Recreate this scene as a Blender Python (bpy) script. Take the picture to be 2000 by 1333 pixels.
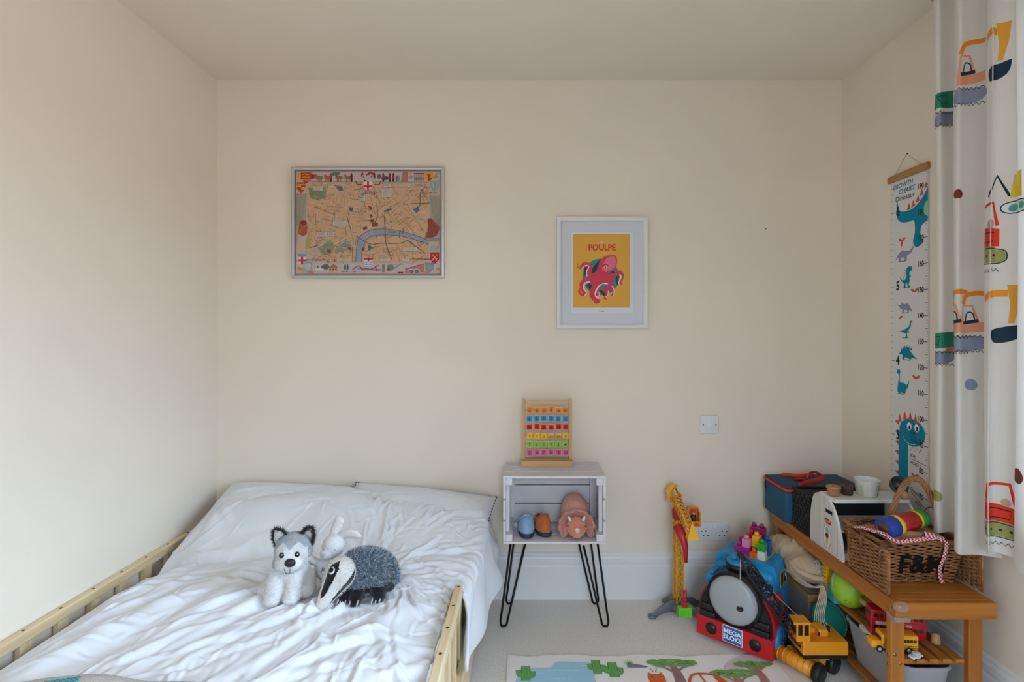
import bpy, bmesh, math, random
import numpy as np
from mathutils import Vector, Matrix, Euler
from mathutils.geometry import tessellate_polygon

for o in list(bpy.data.objects):
    bpy.data.objects.remove(o, do_unlink=True)
SC = bpy.context.scene
COL = SC.collection

# ---------------------------------------------------------------- camera
cam_d = bpy.data.cameras.new('camera')
cam_d.sensor_width = 36.0
cam_d.lens = 18.36
cam_d.shift_x = -0.0145
cam_d.shift_y = -0.01075
cam_d.clip_start = 0.02
cam = bpy.data.objects.new('camera', cam_d)
COL.objects.link(cam)
cam.location = (0, 0, 1.295)
cam.rotation_euler = (math.radians(90), 0, 0)
SC.camera = cam

# ---------------------------------------------------------------- daylight: an overcast sky outside the window
EXPOSURE = 0.0
SKY_STRENGTH = 14.6
world = bpy.data.worlds.new('overcast_sky')
SC.world = world
world.use_nodes = True
wn, wl = world.node_tree.nodes, world.node_tree.links
wn.clear()
w_out = wn.new('ShaderNodeOutputWorld')
w_bg = wn.new('ShaderNodeBackground')
w_tc = wn.new('ShaderNodeTexCoord')
w_sep = wn.new('ShaderNodeSeparateXYZ')
w_ramp = wn.new('ShaderNodeValToRGB')
wl.new(w_tc.outputs['Generated'], w_sep.inputs[0])
wl.new(w_sep.outputs['Z'], w_ramp.inputs[0])
wl.new(w_ramp.outputs[0], w_bg.inputs['Color'])
wl.new(w_bg.outputs[0], w_out.inputs['Surface'])
# low down the street and the houses opposite (dull), above the roof line an even overcast sky
cr = w_ramp.color_ramp
SKY = (0.60, 0.79, 1.0)
cr.elements[0].position = 0.06
cr.elements[0].color = (0.20, 0.19, 0.18, 1)
cr.elements[1].position = 0.14
cr.elements[1].color = tuple(c * 0.60 for c in SKY) + (1,)
e = cr.elements.new(1.0)          # an overcast sky is brightest overhead
e.color = tuple(c * 2.5 for c in SKY) + (1,)
w_bg.inputs['Strength'].default_value = SKY_STRENGTH
WIN_Y0, WIN_Y1, WIN_Z0, WIN_Z1 = -1.25, 1.50, 0.72, 2.36
FILL_X0, FILL_X1, FILL_Z0, FILL_Z1, YF = -0.30, 0.80, 0.08, 2.36, -1.75      # extent of a glazed opening added behind the camera for frontal fill light
def portal(name, loc, rot, sx, sy):
    pl = bpy.data.lights.new(name, 'AREA')
    pl.shape = 'RECTANGLE'
    pl.size, pl.size_y = sx, sy
    pl.cycles.is_portal = True
    plo = bpy.data.objects.new(name, pl)
    COL.objects.link(plo)
    plo.location = loc
    plo.rotation_euler = rot
portal('window_portal', (1.535, (WIN_Y0 + WIN_Y1) / 2, (WIN_Z0 + WIN_Z1) / 2), (0, math.radians(90), 0), WIN_Z1 - WIN_Z0, WIN_Y1 - WIN_Y0)
portal('added_door_portal', ((FILL_X0 + FILL_X1) / 2, YF - .012, (FILL_Z0 + FILL_Z1) / 2), (math.radians(90), 0, 0), FILL_X1 - FILL_X0, FILL_Z1 - FILL_Z0)  # sky light entering by the added door

SC.cycles.max_bounces = 8
SC.cycles.glossy_bounces = 3
SC.cycles.transmission_bounces = 4
SC.cycles.adaptive_threshold = 0.03
SC.view_settings.view_transform = 'Standard'
SC.view_settings.look = 'None'
SC.view_settings.exposure = EXPOSURE
SC.view_settings.gamma = 1.0
SC.view_settings.use_curve_mapping = False

# ---------------------------------------------------------------- helpers: materials
def lin(h):
    h = h.lstrip('#')
    c = [int(h[i:i + 2], 16) / 255 for i in (0, 2, 4)]
    return tuple(((v + .055) / 1.055) ** 2.4 if v > .04045 else v / 12.92 for v in c) + (1,)

MATS = {}
def mat(name, hexc, rough=.6, var=0, vscale=8, bump=0, bscale=60, metal=0, spec=.5, sheen=0, stretch=(1, 1, 1), hex2=None, coat=0, trans=0, alpha=1, detail=4):
    if name in MATS:
        return MATS[name]
    m = bpy.data.materials.new(name)
    m.use_nodes = True
    nt = m.node_tree
    b = nt.nodes['Principled BSDF']
    b.inputs['Base Color'].default_value = lin(hexc)
    b.inputs['Roughness'].default_value = rough
    b.inputs['Metallic'].default_value = metal
    b.inputs['Specular IOR Level'].default_value = spec
    if sheen:
        b.inputs['Sheen Weight'].default_value = sheen
    if coat:
        b.inputs['Coat Weight'].default_value = coat
        b.inputs['Coat Roughness'].default_value = .1
    if trans:
        b.inputs['Transmission Weight'].default_value = trans
    if alpha < 1:
        b.inputs['Alpha'].default_value = alpha
    if var or bump or hex2:
        tc = nt.nodes.new('ShaderNodeTexCoord')
        mp = nt.nodes.new('ShaderNodeMapping')
        mp.inputs['Scale'].default_value = stretch
        nt.links.new(tc.outputs['Object'], mp.inputs[0])
    if var or hex2:
        n = nt.nodes.new('ShaderNodeTexNoise')
        n.inputs['Scale'].default_value = vscale
        n.inputs['Detail'].default_value = detail
        nt.links.new(mp.outputs[0], n.inputs['Vector'])
        r = nt.nodes.new('ShaderNodeValToRGB')
        c = lin(hexc)
        if hex2:
            r.color_ramp.elements[0].color = c
            r.color_ramp.elements[1].color = lin(hex2)
        else:
            r.color_ramp.elements[0].color = tuple(max(0, v * (1 - var)) for v in c[:3]) + (1,)
            r.color_ramp.elements[1].color = tuple(min(1, v * (1 + var)) for v in c[:3]) + (1,)
        r.color_ramp.elements[0].position = .35
        r.color_ramp.elements[1].position = .65
        nt.links.new(n.outputs['Fac'], r.inputs[0])
        nt.links.new(r.outputs[0], b.inputs['Base Color'])
    if bump:
        n2 = nt.nodes.new('ShaderNodeTexNoise')
        n2.inputs['Scale'].default_value = bscale
        n2.inputs['Detail'].default_value = 5
        nt.links.new(mp.outputs[0], n2.inputs['Vector'])
        bp = nt.nodes.new('ShaderNodeBump')
        bp.inputs['Strength'].default_value = bump
        bp.inputs['Distance'].default_value = .01
        nt.links.new(n2.outputs['Fac'], bp.inputs['Height'])
        nt.links.new(bp.outputs[0], b.inputs['Normal'])
    MATS[name] = m
    return m

def plastic(hexc, rough=.35):
    return mat('plastic_' + hexc, hexc, rough, spec=.5)
def ink(hexc):
    return mat('ink_' + hexc, hexc, .75, spec=.2)
def plush(hexc, var=.06):
    return mat('plush_' + hexc, hexc, .95, var=var, vscale=90, bump=.5, bscale=260, sheen=.3, spec=.1)
def wood(name, a, b, axis=1, rough=.5, k=1.0):
    s = [34 * k, 34 * k, 34 * k]
    s[axis] = 1.6 * k
    return mat(name, a, rough, hex2=b, vscale=1.0, stretch=tuple(s), bump=.04, bscale=2.0, spec=.35)

# ---------------------------------------------------------------- helpers: geometry
def wloc(o):
    v = Vector((0, 0, 0))
    while o is not None:
        v = v + Vector(o.location)
        o = o.parent
    return v

def frames(pts, closed=False):
    P = [Vector(p) for p in pts]
    n = len(P)
    T = []
    for i in range(n):
        a = P[(i - 1) % n] if (closed or i > 0) else P[i]
        b = P[(i + 1) % n] if (closed or i < n - 1) else P[i]
        t = (b - a)
        T.append(t.normalized() if t.length > 1e-9 else Vector((0, 0, 1)))
    ref = Vector((0, 0, 1)) if abs(T[0].z) < .9 else Vector((1, 0, 0))
    N = [(ref - T[0] * ref.dot(T[0])).normalized()]
    for i in range(1, n):
        v = N[-1] - T[i] * N[-1].dot(T[i])
        N.append(v.normalized() if v.length > 1e-9 else N[-1])
    return P, T, N

def spline(pts, k=8, closed=False):
    P = [np.array(p, float) for p in pts]
    n = len(P)
    out = []
    rng = n if closed else n - 1
    for i in range(rng):
        p0 = P[(i - 1) % n] if (closed or i > 0) else 2 * P[0] - P[1]
        p1, p2 = P[i], P[(i + 1) % n]
        p3 = P[(i + 2) % n] if (closed or i + 2 < n) else 2 * P[-1] - P[-2]
        for j in range(k):
            t = j / k
            out.append(.5 * (2 * p1 + (p2 - p0) * t + (2 * p0 - 5 * p1 + 4 * p2 - p3) * t * t + (3 * p1 - p0 - 3 * p2 + p3) * t ** 3))
    if not closed:
        out.append(P[-1])
    return [tuple(float(c) for c in q) for q in out]

class MB:
    """collects shapes and links them as ONE mesh object"""
    def __init__(s, M=None):
        s.v, s.f, s.m, s.sm = [], [], [], []
        s.M = M
    def add(s, vs, fs, m=0, smooth=False, M=None):
        o = len(s.v)
        for p in vs:
            p = Vector(p)
            if M is not None:
                p = M @ p
            if s.M is not None:
                p = s.M @ p
            s.v.append(tuple(p))
        for f in fs:
            s.f.append(tuple(i + o for i in f))
            s.m.append(m)
            s.sm.append(smooth)
        return s
    def bm(s, bm, m=0, smooth=False, M=None):
        bm.verts.index_update()
        s.add([v.co.copy() for v in bm.verts], [[v.index for v in f.verts] for f in bm.faces], m, smooth, M)
        bm.free()
        return s
    def box(s, lo, hi, b=0, m=0, M=None, seg=2):
        lo, hi = Vector(lo), Vector(hi)
        bm = bmesh.new()
        bmesh.ops.create_cube(bm, size=1)
        d = hi - lo
        c = (hi + lo) / 2
        for v in bm.verts:
            v.co = Vector((v.co.x * d.x, v.co.y * d.y, v.co.z * d.z)) + c
        if b > 0:
            bmesh.ops.bevel(bm, geom=list(bm.edges), offset=min(b, .49 * min(d)), segments=seg, affect='EDGES', profile=.5)
        return s.bm(bm, m, b > 0 and seg > 2, M)
    def tube(s, pts, r, n=8, m=0, caps=True, closed=False, smooth=True, flat=None, M=None):
        P, T, N = frames(pts, closed)
        k = len(P)
        R = list(r) if hasattr(r, '__len__') else [r] * k
        vs, fs = [], []
        for i in range(k):
            B = T[i].cross(N[i])
            for j in range(n):
                a = 2 * math.pi * j / n
                fx = R[i] * math.cos(a)
                fy = R[i] * math.sin(a) * (flat if flat else 1)
                vs.append(P[i] + N[i] * fx + B * fy)
        for i in range(k if closed else k - 1):
            i2 = (i + 1) % k
            for j in range(n):
                j2 = (j + 1) % n
                fs.append((i * n + j, i * n + j2, i2 * n + j2, i2 * n + j))
        if caps and not closed:
            fs.append(tuple(reversed(range(n))))
            fs.append(tuple((k - 1) * n + j for j in range(n)))
        return s.add(vs, fs, m, smooth, M)
    def cyl(s, p0, p1, r, n=16, m=0, r1=None, smooth=True, M=None):
        return s.tube([p0, p1], [r, r if r1 is None else r1], n, m, True, False, smooth, None, M)
    def lathe(s, prof, n=24, m=0, c=(0, 0, 0), M=None, smooth=True, sx=1, sy=1):
        vs, fs = [], []
        k = len(prof)
        for (r, z) in prof:
            for j in range(n):
                a = 2 * math.pi * j / n
                vs.append((c[0] + r * sx * math.cos(a), c[1] + r * sy * math.sin(a), c[2] + z))
        for i in range(k - 1):
            for j in range(n):
                j2 = (j + 1) % n
                fs.append((i * n + j, i * n + j2, (i + 1) * n + j2, (i + 1) * n + j))
        if prof[0][0] > 1e-6:
            fs.append(tuple(reversed(range(n))))
        if prof[-1][0] > 1e-6:
            fs.append(tuple((k - 1) * n + j for j in range(n)))
        return s.add(vs, fs, m, smooth, M)
    def prism(s, poly, h0, h1, m=0, M=None, smooth=False):
        n = len(poly)
        vs = [(p[0], p[1], h0) for p in poly] + [(p[0], p[1], h1) for p in poly]
        fs = [(i, (i + 1) % n, n + (i + 1) % n, n + i) for i in range(n)]
        for tri in tessellate_polygon([[Vector((p[0], p[1], 0)) for p in poly]]):
            fs.append(tuple(reversed(tri)))
            fs.append(tuple(n + i for i in tri))
        return s.add(vs, fs, m, smooth, M)
    def ell(s, c, r, m=0, nu=20, nv=12, M=None, rot=None):
        vs, fs = [(0, 0, -1)], []
        for i in range(1, nv):
            t = -math.pi / 2 + math.pi * i / nv
            for j in range(nu):
                a = 2 * math.pi * j / nu
                vs.append((math.cos(t) * math.cos(a), math.cos(t) * math.sin(a), math.sin(t)))
        vs.append((0, 0, 1))
        for j in range(nu):
            fs.append((0, 1 + (j + 1) % nu, 1 + j))
        for i in range(nv - 2):
            for j in range(nu):
                a, b = 1 + i * nu + j, 1 + i * nu + (j + 1) % nu
                fs.append((a, b, b + nu, a + nu))
        L = len(vs) - 1
        for j in range(nu):
            fs.append((L, L - nu + j, L - nu + (j + 1) % nu))
        Q = Euler(rot).to_matrix() if rot else Matrix.Identity(3)
        C = Vector(c)
        R = r if hasattr(r, '__len__') else (r, r, r)
        vs = [C + Q @ Vector((p[0] * R[0], p[1] * R[1], p[2] * R[2])) for p in vs]
        return s.add(vs, fs, m, True, M)
    def build(s, name, mats, parent=None, local=False):
        """local=False: vertices were written in world metres; they are stored relative to the thing's own base point"""
        me = bpy.data.meshes.new(name)
        off = Vector((0, 0, 0)) if (local or parent is None) else wloc(parent)
        me.from_pydata([tuple(Vector(p) - off) for p in s.v], [], s.f)
        mats = mats if isinstance(mats, (list, tuple)) else [mats]
        for mm in mats:
            me.materials.append(mm)
        me.polygons.foreach_set('material_index', s.m)
        me.polygons.foreach_set('use_smooth', s.sm)
        me.update()
        o = bpy.data.objects.new(name, me)
        COL.objects.link(o)
        o.parent = parent
        return o

def tag(o, label=None, cat=None, group=None, kind=None):
    if label: o['label'] = label
    if cat: o['category'] = cat
    if group: o['group'] = group
    if kind: o['kind'] = kind
    return o

def thing(name, label, cat, loc=(0, 0, 0), rz=0, group=None, kind=None):
    o = bpy.data.objects.new(name, None)
    o.empty_display_size = .05
    COL.objects.link(o)
    o.location = loc
    o.rotation_euler = (0, 0, rz)
    return tag(o, label, cat, group, kind)

def rebase(o, loc):
    """move a single-mesh thing's origin to its base without moving the mesh"""
    d = Vector(loc)
    o.data.transform(Matrix.Translation(-d))
    o.location = d
    return o

def dup(o, parent=None):
    c = o.copy()
    COL.objects.link(c)
    c.parent = parent
    for ch in o.children:
        dup(ch, c)
    return c

def struct(o):
    o['kind'] = 'structure'
    return o

def blob(prims, voxel=.004, smooth=6):
    """a continuous skin over overlapping balls and limbs (voxel remesh + smoothing); returns a mesh"""
    mb = MB()
    for p in prims:
        if p[0] == 's':
            mb.ell(p[1], p[2], 0, 20, 14, rot=p[3] if len(p) > 3 else None)
        else:
            a, b, ra, rb = Vector(p[1]), Vector(p[2]), p[3], p[4]
            mb.tube([a.lerp(b, t) for t in (0, .25, .5, .75, 1)], [ra + (rb - ra) * t for t in (0, .25, .5, .75, 1)], 14)
            mb.ell(a, ra, 0, 14, 10)
            mb.ell(b, rb, 0, 14, 10)
    o = mb.build('blob_tmp', mat('tmp', '#ffffff'))
    r = o.modifiers.new('r', 'REMESH')
    r.mode = 'VOXEL'
    r.voxel_size = voxel
    sm = o.modifiers.new('s', 'SMOOTH')
    sm.factor = .5
    sm.iterations = smooth
    dg = bpy.context.evaluated_depsgraph_get()
    me = bpy.data.meshes.new_from_object(o.evaluated_get(dg))
    bpy.data.objects.remove(o, do_unlink=True)
    for p in me.polygons:
        p.use_smooth = True
    return me

def skin(name, me, mats, parent, pick=None):
    me.materials.clear()
    mats = mats if isinstance(mats, (list, tuple)) else [mats]
    for mm in mats:
        me.materials.append(mm)
    me.name = name
    for p in me.polygons:
        p.material_index = pick(p.center, p.normal) if pick else 0
    o = bpy.data.objects.new(name, me)
    COL.objects.link(o)
    o.parent = parent
    return o

def fur(name, src, n, length, width, mats, parent, keep=None, lean=(0, 0, 0), seed=1, jit=.5):
    """short fibres standing on a surface, one mesh"""
    rnd = random.Random(seed)
    me = src.data
    polys = [p for p in me.polygons if keep is None or keep(p.center, p.normal)]
    w = [p.area for p in polys]
    mb = MB()
    lean = Vector(lean)
    for p in rnd.choices(polys, w, k=n):
        vs = [me.vertices[i].co for i in p.vertices]
        a, b, c = vs[0], vs[1], vs[rnd.choice((2, len(vs) - 1)) if len(vs) > 3 else 2]
        u, v = rnd.random(), rnd.random()
        if u + v > 1: u, v = 1 - u, 1 - v
        q = a + (b - a) * u + (c - a) * v
        d = (p.normal + lean + Vector((rnd.gauss(0, jit), rnd.gauss(0, jit), rnd.gauss(0, jit)))).normalized()
        side = d.orthogonal().normalized()
        side.rotate(Matrix.Rotation(rnd.random() * 6.28, 3, d))
        L = length * rnd.uniform(.6, 1.2)
        mb.add([q - side * width - p.normal * .001, q + side * width - p.normal * .001, q + d * L], [(0, 1, 2)], rnd.randrange(len(mats)))
    o = mb.build(name, mats, parent, local=True)
    o['kind'] = 'stuff'
    return o

_tx = {}
def text_tris(s, bold=0, shear=0):
    key = (s, bold, shear)
    if key not in _tx:
        cu = bpy.data.curves.new('lettering', 'FONT')
        cu.body = s
        cu.size = 1
        cu.align_x = 'CENTER'
        cu.align_y = 'CENTER'
        cu.resolution_u = 3
        cu.offset = bold
        cu.shear = shear
        o = bpy.data.objects.new('lettering', cu)
        COL.objects.link(o)
        dg = bpy.context.evaluated_depsgraph_get()
        me = o.evaluated_get(dg).to_mesh()
        me.calc_loop_triangles()
        vs = [(v.co.x, v.co.y) for v in me.vertices]
        fs = [tuple(t.vertices) for t in me.loop_triangles]
        bpy.data.objects.remove(o, do_unlink=True)
        bpy.data.curves.remove(cu)
        _tx[key] = (vs, fs)
    return _tx[key]

class Flat:
    """flat print: coloured shapes lying on a sheet, in thin layers; T turns drawing units into sheet metres"""
    def __init__(s, k=1, ox=0, oy=0, flip=False, cut=None):
        s.k, s.ox, s.oy, s.fl = k, ox, oy, flip
        s.tris = []           # (three (u,v), colour, layer)
        s.L = 1
        s.cut = cut           # optional largest step in u, to follow a curved sheet
    def T(s, p):
        return ((p[0] - s.ox) * s.k, (s.oy - p[1]) * s.k if s.fl else (p[1] - s.oy) * s.k)
    def poly(s, pts, col, L=None):
        P = [s.T(p) for p in pts]
        for t in tessellate_polygon([[Vector((p[0], p[1], 0)) for p in P]]):
            s.tris.append(([P[i] for i in t], col, s.L if L is None else L))
        return s
    def rect(s, x0, y0, x1, y1, col, L=None):
        return s.poly([(x0, y0), (x1, y0), (x1, y1), (x0, y1)], col, L)
    def ell(s, cx, cy, rx, ry, col, L=None, rot=0, n=20):
        c, q = math.cos(rot), math.sin(rot)
        return s.poly([(cx + rx * math.cos(a) * c - ry * math.sin(a) * q, cy + rx * math.cos(a) * q + ry * math.sin(a) * c)
                       for a in [2 * math.pi * i / n for i in range(n)]], col, L)
    def line(s, pts, w, col, L=None, smooth=0, w1=None, closed=False):
        if closed:
            pts = list(pts) + [pts[0]]
        if smooth:
            pts = spline(pts, smooth)
        n = len(pts)
        lf, rt = [], []
        for i in range(n):
            a, b = pts[max(0, i - 1)], pts[min(n - 1, i + 1)]
            dx, dy = b[0] - a[0], b[1] - a[1]
            l = math.hypot(dx, dy) or 1
            t = i / (n - 1)
            ww = (w if w1 is None else w + (w1 - w) * t) / 2
            lf.append((pts[i][0] - dy / l * ww, pts[i][1] + dx / l * ww))
            rt.append((pts[i][0] + dy / l * ww, pts[i][1] - dx / l * ww))
        for i in range(n - 1):
            A = [s.T(q) for q in (lf[i], lf[i + 1], rt[i + 1], rt[i])]
            LL = s.L if L is None else L
            s.tris.append(([A[0], A[1], A[2]], col, LL))
            s.tris.append(([A[0], A[2], A[3]], col, LL))
        return s
    def text(s, st, x, y, size, col, L=None, rot=0, bold=0, shear=0, sx=1):
        vs, fs = text_tris(st, bold, shear)
        c, q = math.cos(rot), math.sin(rot)
        sg = -1 if s.fl else 1
        P = [s.T((x + (vx * sx * c - vy * q) * size, y + sg * (vx * sx * q + vy * c) * size)) for vx, vy in vs]
        for t in fs:
            s.tris.append(([P[i] for i in t], col, s.L if L is None else L))
        return s
    def build(s, name, parent, fn, step=.00015, clip=None):
        cols = []
        bms = bmesh.new()
        vs, fs, ms = [], [], []
        kk = 0
        for P, col, L in s.tris:
            kk = (kk + 1) % 36          # no two overlapping shapes share exactly one plane
            if col not in cols:
                cols.append(col)
            group = [P]
            if s.cut:
                umin, umax = min(p[0] for p in P), max(p[0] for p in P)
                if umax - umin > s.cut:
                    group = []
                    k0, k1 = math.floor(umin / s.cut), math.ceil(umax / s.cut)
                    for k in range(k0, k1):
                        q = clip_u(clip_u(P, k * s.cut, 1), (k + 1) * s.cut, -1)
                        if len(q) >= 3:
                            group.append(q)
            for G in group:
                if clip:
                    G = clip(G)
                    if len(G) < 3:
                        continue
                o = len(vs)
                vs += [fn(p[0], p[1], L * step + kk * 3e-6) for p in G]
                fs.append(tuple(range(o, o + len(G))))
                ms.append(cols.index(col))
        bms.free()
        me = bpy.data.meshes.new(name)
        me.from_pydata(vs, [], fs)
        for c in cols:
            me.materials.append(ink(c))
        me.polygons.foreach_set('material_index', ms)
        me.update()
        o = bpy.data.objects.new(name, me)
        COL.objects.link(o)
        o.parent = parent
        return o

def clip_ax(P, c, sg, ax):
    out = []
    n = len(P)
    for i in range(n):
        a, b = P[i], P[(i + 1) % n]
        da, db = (a[ax] - c) * sg, (b[ax] - c) * sg
        if da >= 0:
            out.append(a)
        if (da > 0 and db < 0) or (da < 0 and db > 0):
            t = da / (da - db)
            out.append((a[0] + (b[0] - a[0]) * t, a[1] + (b[1] - a[1]) * t))
    return out
def clip_u(P, c, sg):
    return clip_ax(P, c, sg, 0)
def clip_rect(u0, v0, u1, v1):
    def f(P):
        P = clip_ax(P, u0, 1, 0)
        if len(P) > 2: P = clip_ax(P, u1, -1, 0)
        if len(P) > 2: P = clip_ax(P, v0, 1, 1)
        if len(P) > 2: P = clip_ax(P, v1, -1, 1)
        return P
    return f
# ================================================================ the room
XL, XR, YB, ZC = -1.50, 1.524, 2.525, 2.503
M_WALL = mat('cream_wall_paint', '#ece0d0', .85, var=.012, vscale=3, spec=.2, detail=1)
M_CEIL = mat('cream_ceiling_paint', '#ece0d0', .9, var=.01, vscale=2, spec=.2, detail=1)
M_GLOSS = mat('white_gloss_paint', '#e6e6e6', .35, spec=.4)
M_CARPET = mat('beige_loop_carpet', '#f2ede8', .97, hex2='#e2dbd4', vscale=170, bump=.3, bscale=240, spec=.05, detail=3)

struct(MB().box((XL - .15, YF - .15, -.1), (XR + .14, YB + .15, 0)).build('floor', M_CARPET))
struct(MB().box((XL - .15, YF - .15, ZC), (XR + .14, YB + .15, ZC + .1)).build('ceiling', M_CEIL))
struct(MB().box((XL - .15, YF - .15, 0), (XL, YB + .15, ZC)).build('wall_left', M_WALL))
struct(MB().box((XL, YB, 0), (XR + .14, YB + .15, ZC)).build('wall_back', M_WALL))
mb = MB()
mb.box((XL, YF - .15, 0), (FILL_X0, YF, ZC))
mb.box((FILL_X1, YF - .15, 0), (XR + .14, YF, ZC))
mb.box((FILL_X0, YF - .15, 0), (FILL_X1, YF, FILL_Z0))
mb.box((FILL_X0, YF - .15, FILL_Z1), (FILL_X1, YF, ZC))
struct(mb.build('wall_front', M_WALL))
mb = MB()
mb.box((XR, WIN_Y1, 0), (XR + .14, YB, ZC))
mb.box((XR, YF, 0), (XR + .14, WIN_Y0, ZC))
mb.box((XR, WIN_Y0, 0), (XR + .14, WIN_Y1, WIN_Z0))
mb.box((XR, WIN_Y0, WIN_Z1), (XR + .14, WIN_Y1, ZC))
struct(mb.build('wall_right', M_WALL))

def skirting(mb, p, q, nrm):
    """moulded skirting board along p-q, standing proud of the wall towards nrm"""
    prof = [(0, 0), (.018, 0), (.018, .158), (.0165, .163), (.012, .166), (.012, .172), (.016, .176), (.016, .196), (.013, .203), (.009, .207), (.009, .213), (.005, .219), (0, .2225)]
    p, q, nrm = Vector(p), Vector(q), Vector(nrm)
    vs = [p + nrm * a + Vector((0, 0, b)) for a, b in prof] + [q + nrm * a + Vector((0, 0, b)) for a, b in prof]
    n = len(prof)
    fs = [(i, i + 1, n + i + 1, n + i) for i in range(n - 1)] + [tuple(range(n)), tuple(reversed(range(n, 2 * n)))]
    mb.add(vs, fs)
    return mb
struct(skirting(MB(), (XL, YB, 0), (XR, YB, 0), (0, -1, 0)).build('baseboard_back', M_GLOSS))
struct(skirting(MB(), (XR, YB - .018, 0), (XR, YF, 0), (-1, 0, 0)).build('baseboard_right', M_GLOSS))
struct(skirting(MB(), (XL, YB - .018, 0), (XL, YF, 0), (1, 0, 0)).build('baseboard_left', M_GLOSS))

# window behind the curtain, out of the picture on the right
win = thing('window_1', None, None, (XR + .1, (WIN_Y0 + WIN_Y1) / 2, WIN_Z0), kind='structure')
mb = MB()
x0, x1 = XR + .04, XR + .09
f = .05
mb.box((x0, WIN_Y0, WIN_Z0), (x1, WIN_Y0 + f, WIN_Z1), .004)
mb.box((x0, WIN_Y1 - f, WIN_Z0), (x1, WIN_Y1, WIN_Z1), .004)
mb.box((x0, WIN_Y0 + f, WIN_Z0), (x1, WIN_Y1 - f, WIN_Z0 + f), .004)
mb.box((x0, WIN_Y0 + f, WIN_Z1 - f), (x1, WIN_Y1 - f, WIN_Z1), .004)
MUL = [WIN_Y0 + (WIN_Y1 - WIN_Y0) * q / 3 for q in (1, 2)]
for ym in MUL:
    mb.box((x0, ym - .02, WIN_Z0 + f), (x1, ym + .02, WIN_Z1 - f), .004)
mb.build('window_frame', M_GLOSS, win)
gm = bpy.data.materials.new('window_glass')
gm.use_nodes = True
gn, gl = gm.node_tree.nodes, gm.node_tree.links
gn.clear()
g_o = gn.new('ShaderNodeOutputMaterial'); g_t = gn.new('ShaderNodeBsdfTransparent'); g_g = gn.new('ShaderNodeBsdfGlossy'); g_m = gn.new('ShaderNodeMixShader'); g_f = gn.new('ShaderNodeFresnel')
g_g.inputs['Roughness'].default_value = .02
gl.new(g_f.outputs[0], g_m.inputs[0]); gl.new(g_t.outputs[0], g_m.inputs[1]); gl.new(g_g.outputs[0], g_m.inputs[2]); gl.new(g_m.outputs[0], g_o.inputs[0])
for a, b in ((WIN_Y0 + f, MUL[0] - .02), (MUL[0] + .02, MUL[1] - .02), (MUL[1] + .02, WIN_Y1 - f)):
    MB().box((x0 + .02, a, WIN_Z0 + f), (x0 + .026, b, WIN_Z1 - f)).build('pane', gm, win)
MB().box((XR - .06, WIN_Y0 - .03, WIN_Z0 - .03), (XR + .1, WIN_Y1 + .03, WIN_Z0), .006).build('window_sill', M_GLOSS, win)

# unseen glazed door, added behind the camera to brighten floor and back wall
fill_door = thing('added_fill_door', None, None, ((FILL_X0 + FILL_X1) / 2, YF - .06, FILL_Z0), kind='structure')
y0, y1 = YF - .09, YF - .04
xm = (FILL_X0 + FILL_X1) / 2
mb = MB()
for a, b in ((FILL_X0, FILL_X0 + f), (xm - f / 2, xm + f / 2), (FILL_X1 - f, FILL_X1)):
    mb.box((a, y0, FILL_Z0), (b, y1, FILL_Z1), .004)
for a, b in ((FILL_X0 + f, xm - f / 2), (xm + f / 2, FILL_X1 - f)):
    mb.box((a, y0, FILL_Z0), (b, y1, FILL_Z0 + f), .004)
    mb.box((a, y0, FILL_Z1 - f), (b, y1, FILL_Z1), .004)
    MB().box((a, y0 + .02, FILL_Z0 + f), (b, y0 + .026, FILL_Z1 - f)).build('pane', gm, fill_door)
mb.build('window_frame', M_GLOSS, fill_door)
# ================================================================ bed
PINE = wood('pine_wood', '#ead6b2', '#d9bd92', 1, .45)
PINE_V = wood('pine_wood_upright', '#e8d3ae', '#d6b98c', 2, .45)
M_SCREW = mat('dark_screw', '#4a4a48', .35, metal=.9)
bed = thing('bed', 'low pine bed with slatted guard rails along the left wall', 'bed', (-.86, 1.5, 0))
def rail(x0, x1, y0, y1, first, n, outer):
    r = MB().box((x0, y0, .375), (x1, y1, .41), .004).build('top_rail', PINE, bed)
    for k in range(n):
        y = first - .124 * k
        if y < y0: break
        MB().box((x0 + .005, y, .06), (x1 - .005, y + .036, .374), .002).build('slat', PINE_V, bed)
        xm = (x0 + x1) / 2
        mb = MB().cyl((xm, y + .018, .4095), (xm, y + .018, .4112), .0045, 10)
        mb.build('screw', M_SCREW, r)
rail(-1.496, -1.468, .55, 2.49, 2.387, 16, -1)
rail(-.250, -.222, .55, 1.818, 1.781, 11, 1)
MB().box((-.232, .55, .035), (-.205, 2.49, .172), .004).build('side_board', PINE, bed)
MB().box((-1.496, .55, .035), (-1.470, 2.49, .05), .003).build('side_board', PINE, bed)
MB().box((-1.467, 2.462, .035), (-.252, 2.49, .33), .004).build('head_board', wood('pine_wood_across', '#ead6b2', '#d9bd92', 0), bed)
MB().box((-1.467, .55, .035), (-.252, .578, .33), .004).build('foot_board', MATS['pine_wood_across'], bed)
for x, y in ((-1.467, .58), (-1.467, 2.41), (-.302, .58), (-.302, 2.41)):
    MB().box((x, y, 0), (x + .05, y + .05, .14), .003).build('leg', PINE_V, bed)
for k in range(12):
    y = .62 + k * .152
    MB().box((-1.46, y, .06), (-.26, y + .07, .078), .002).build('base_slat', MATS['pine_wood_across'], bed)

M_LINEN = mat('white_cotton', '#e0e1e5', .9, bump=.10, bscale=55, spec=.15, sheen=.15)
mt = MB().box((-1.455, .60, .08), (-.262, 2.455, .315), .04, seg=4).build('mattress', mat('mattress_ticking', '#e4e2dc', .9))
rebase(mt, (-.86, 1.5, .08))
tag(mt, 'white mattress lying in the pine bed under the rumpled duvet', 'mattress')

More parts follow.
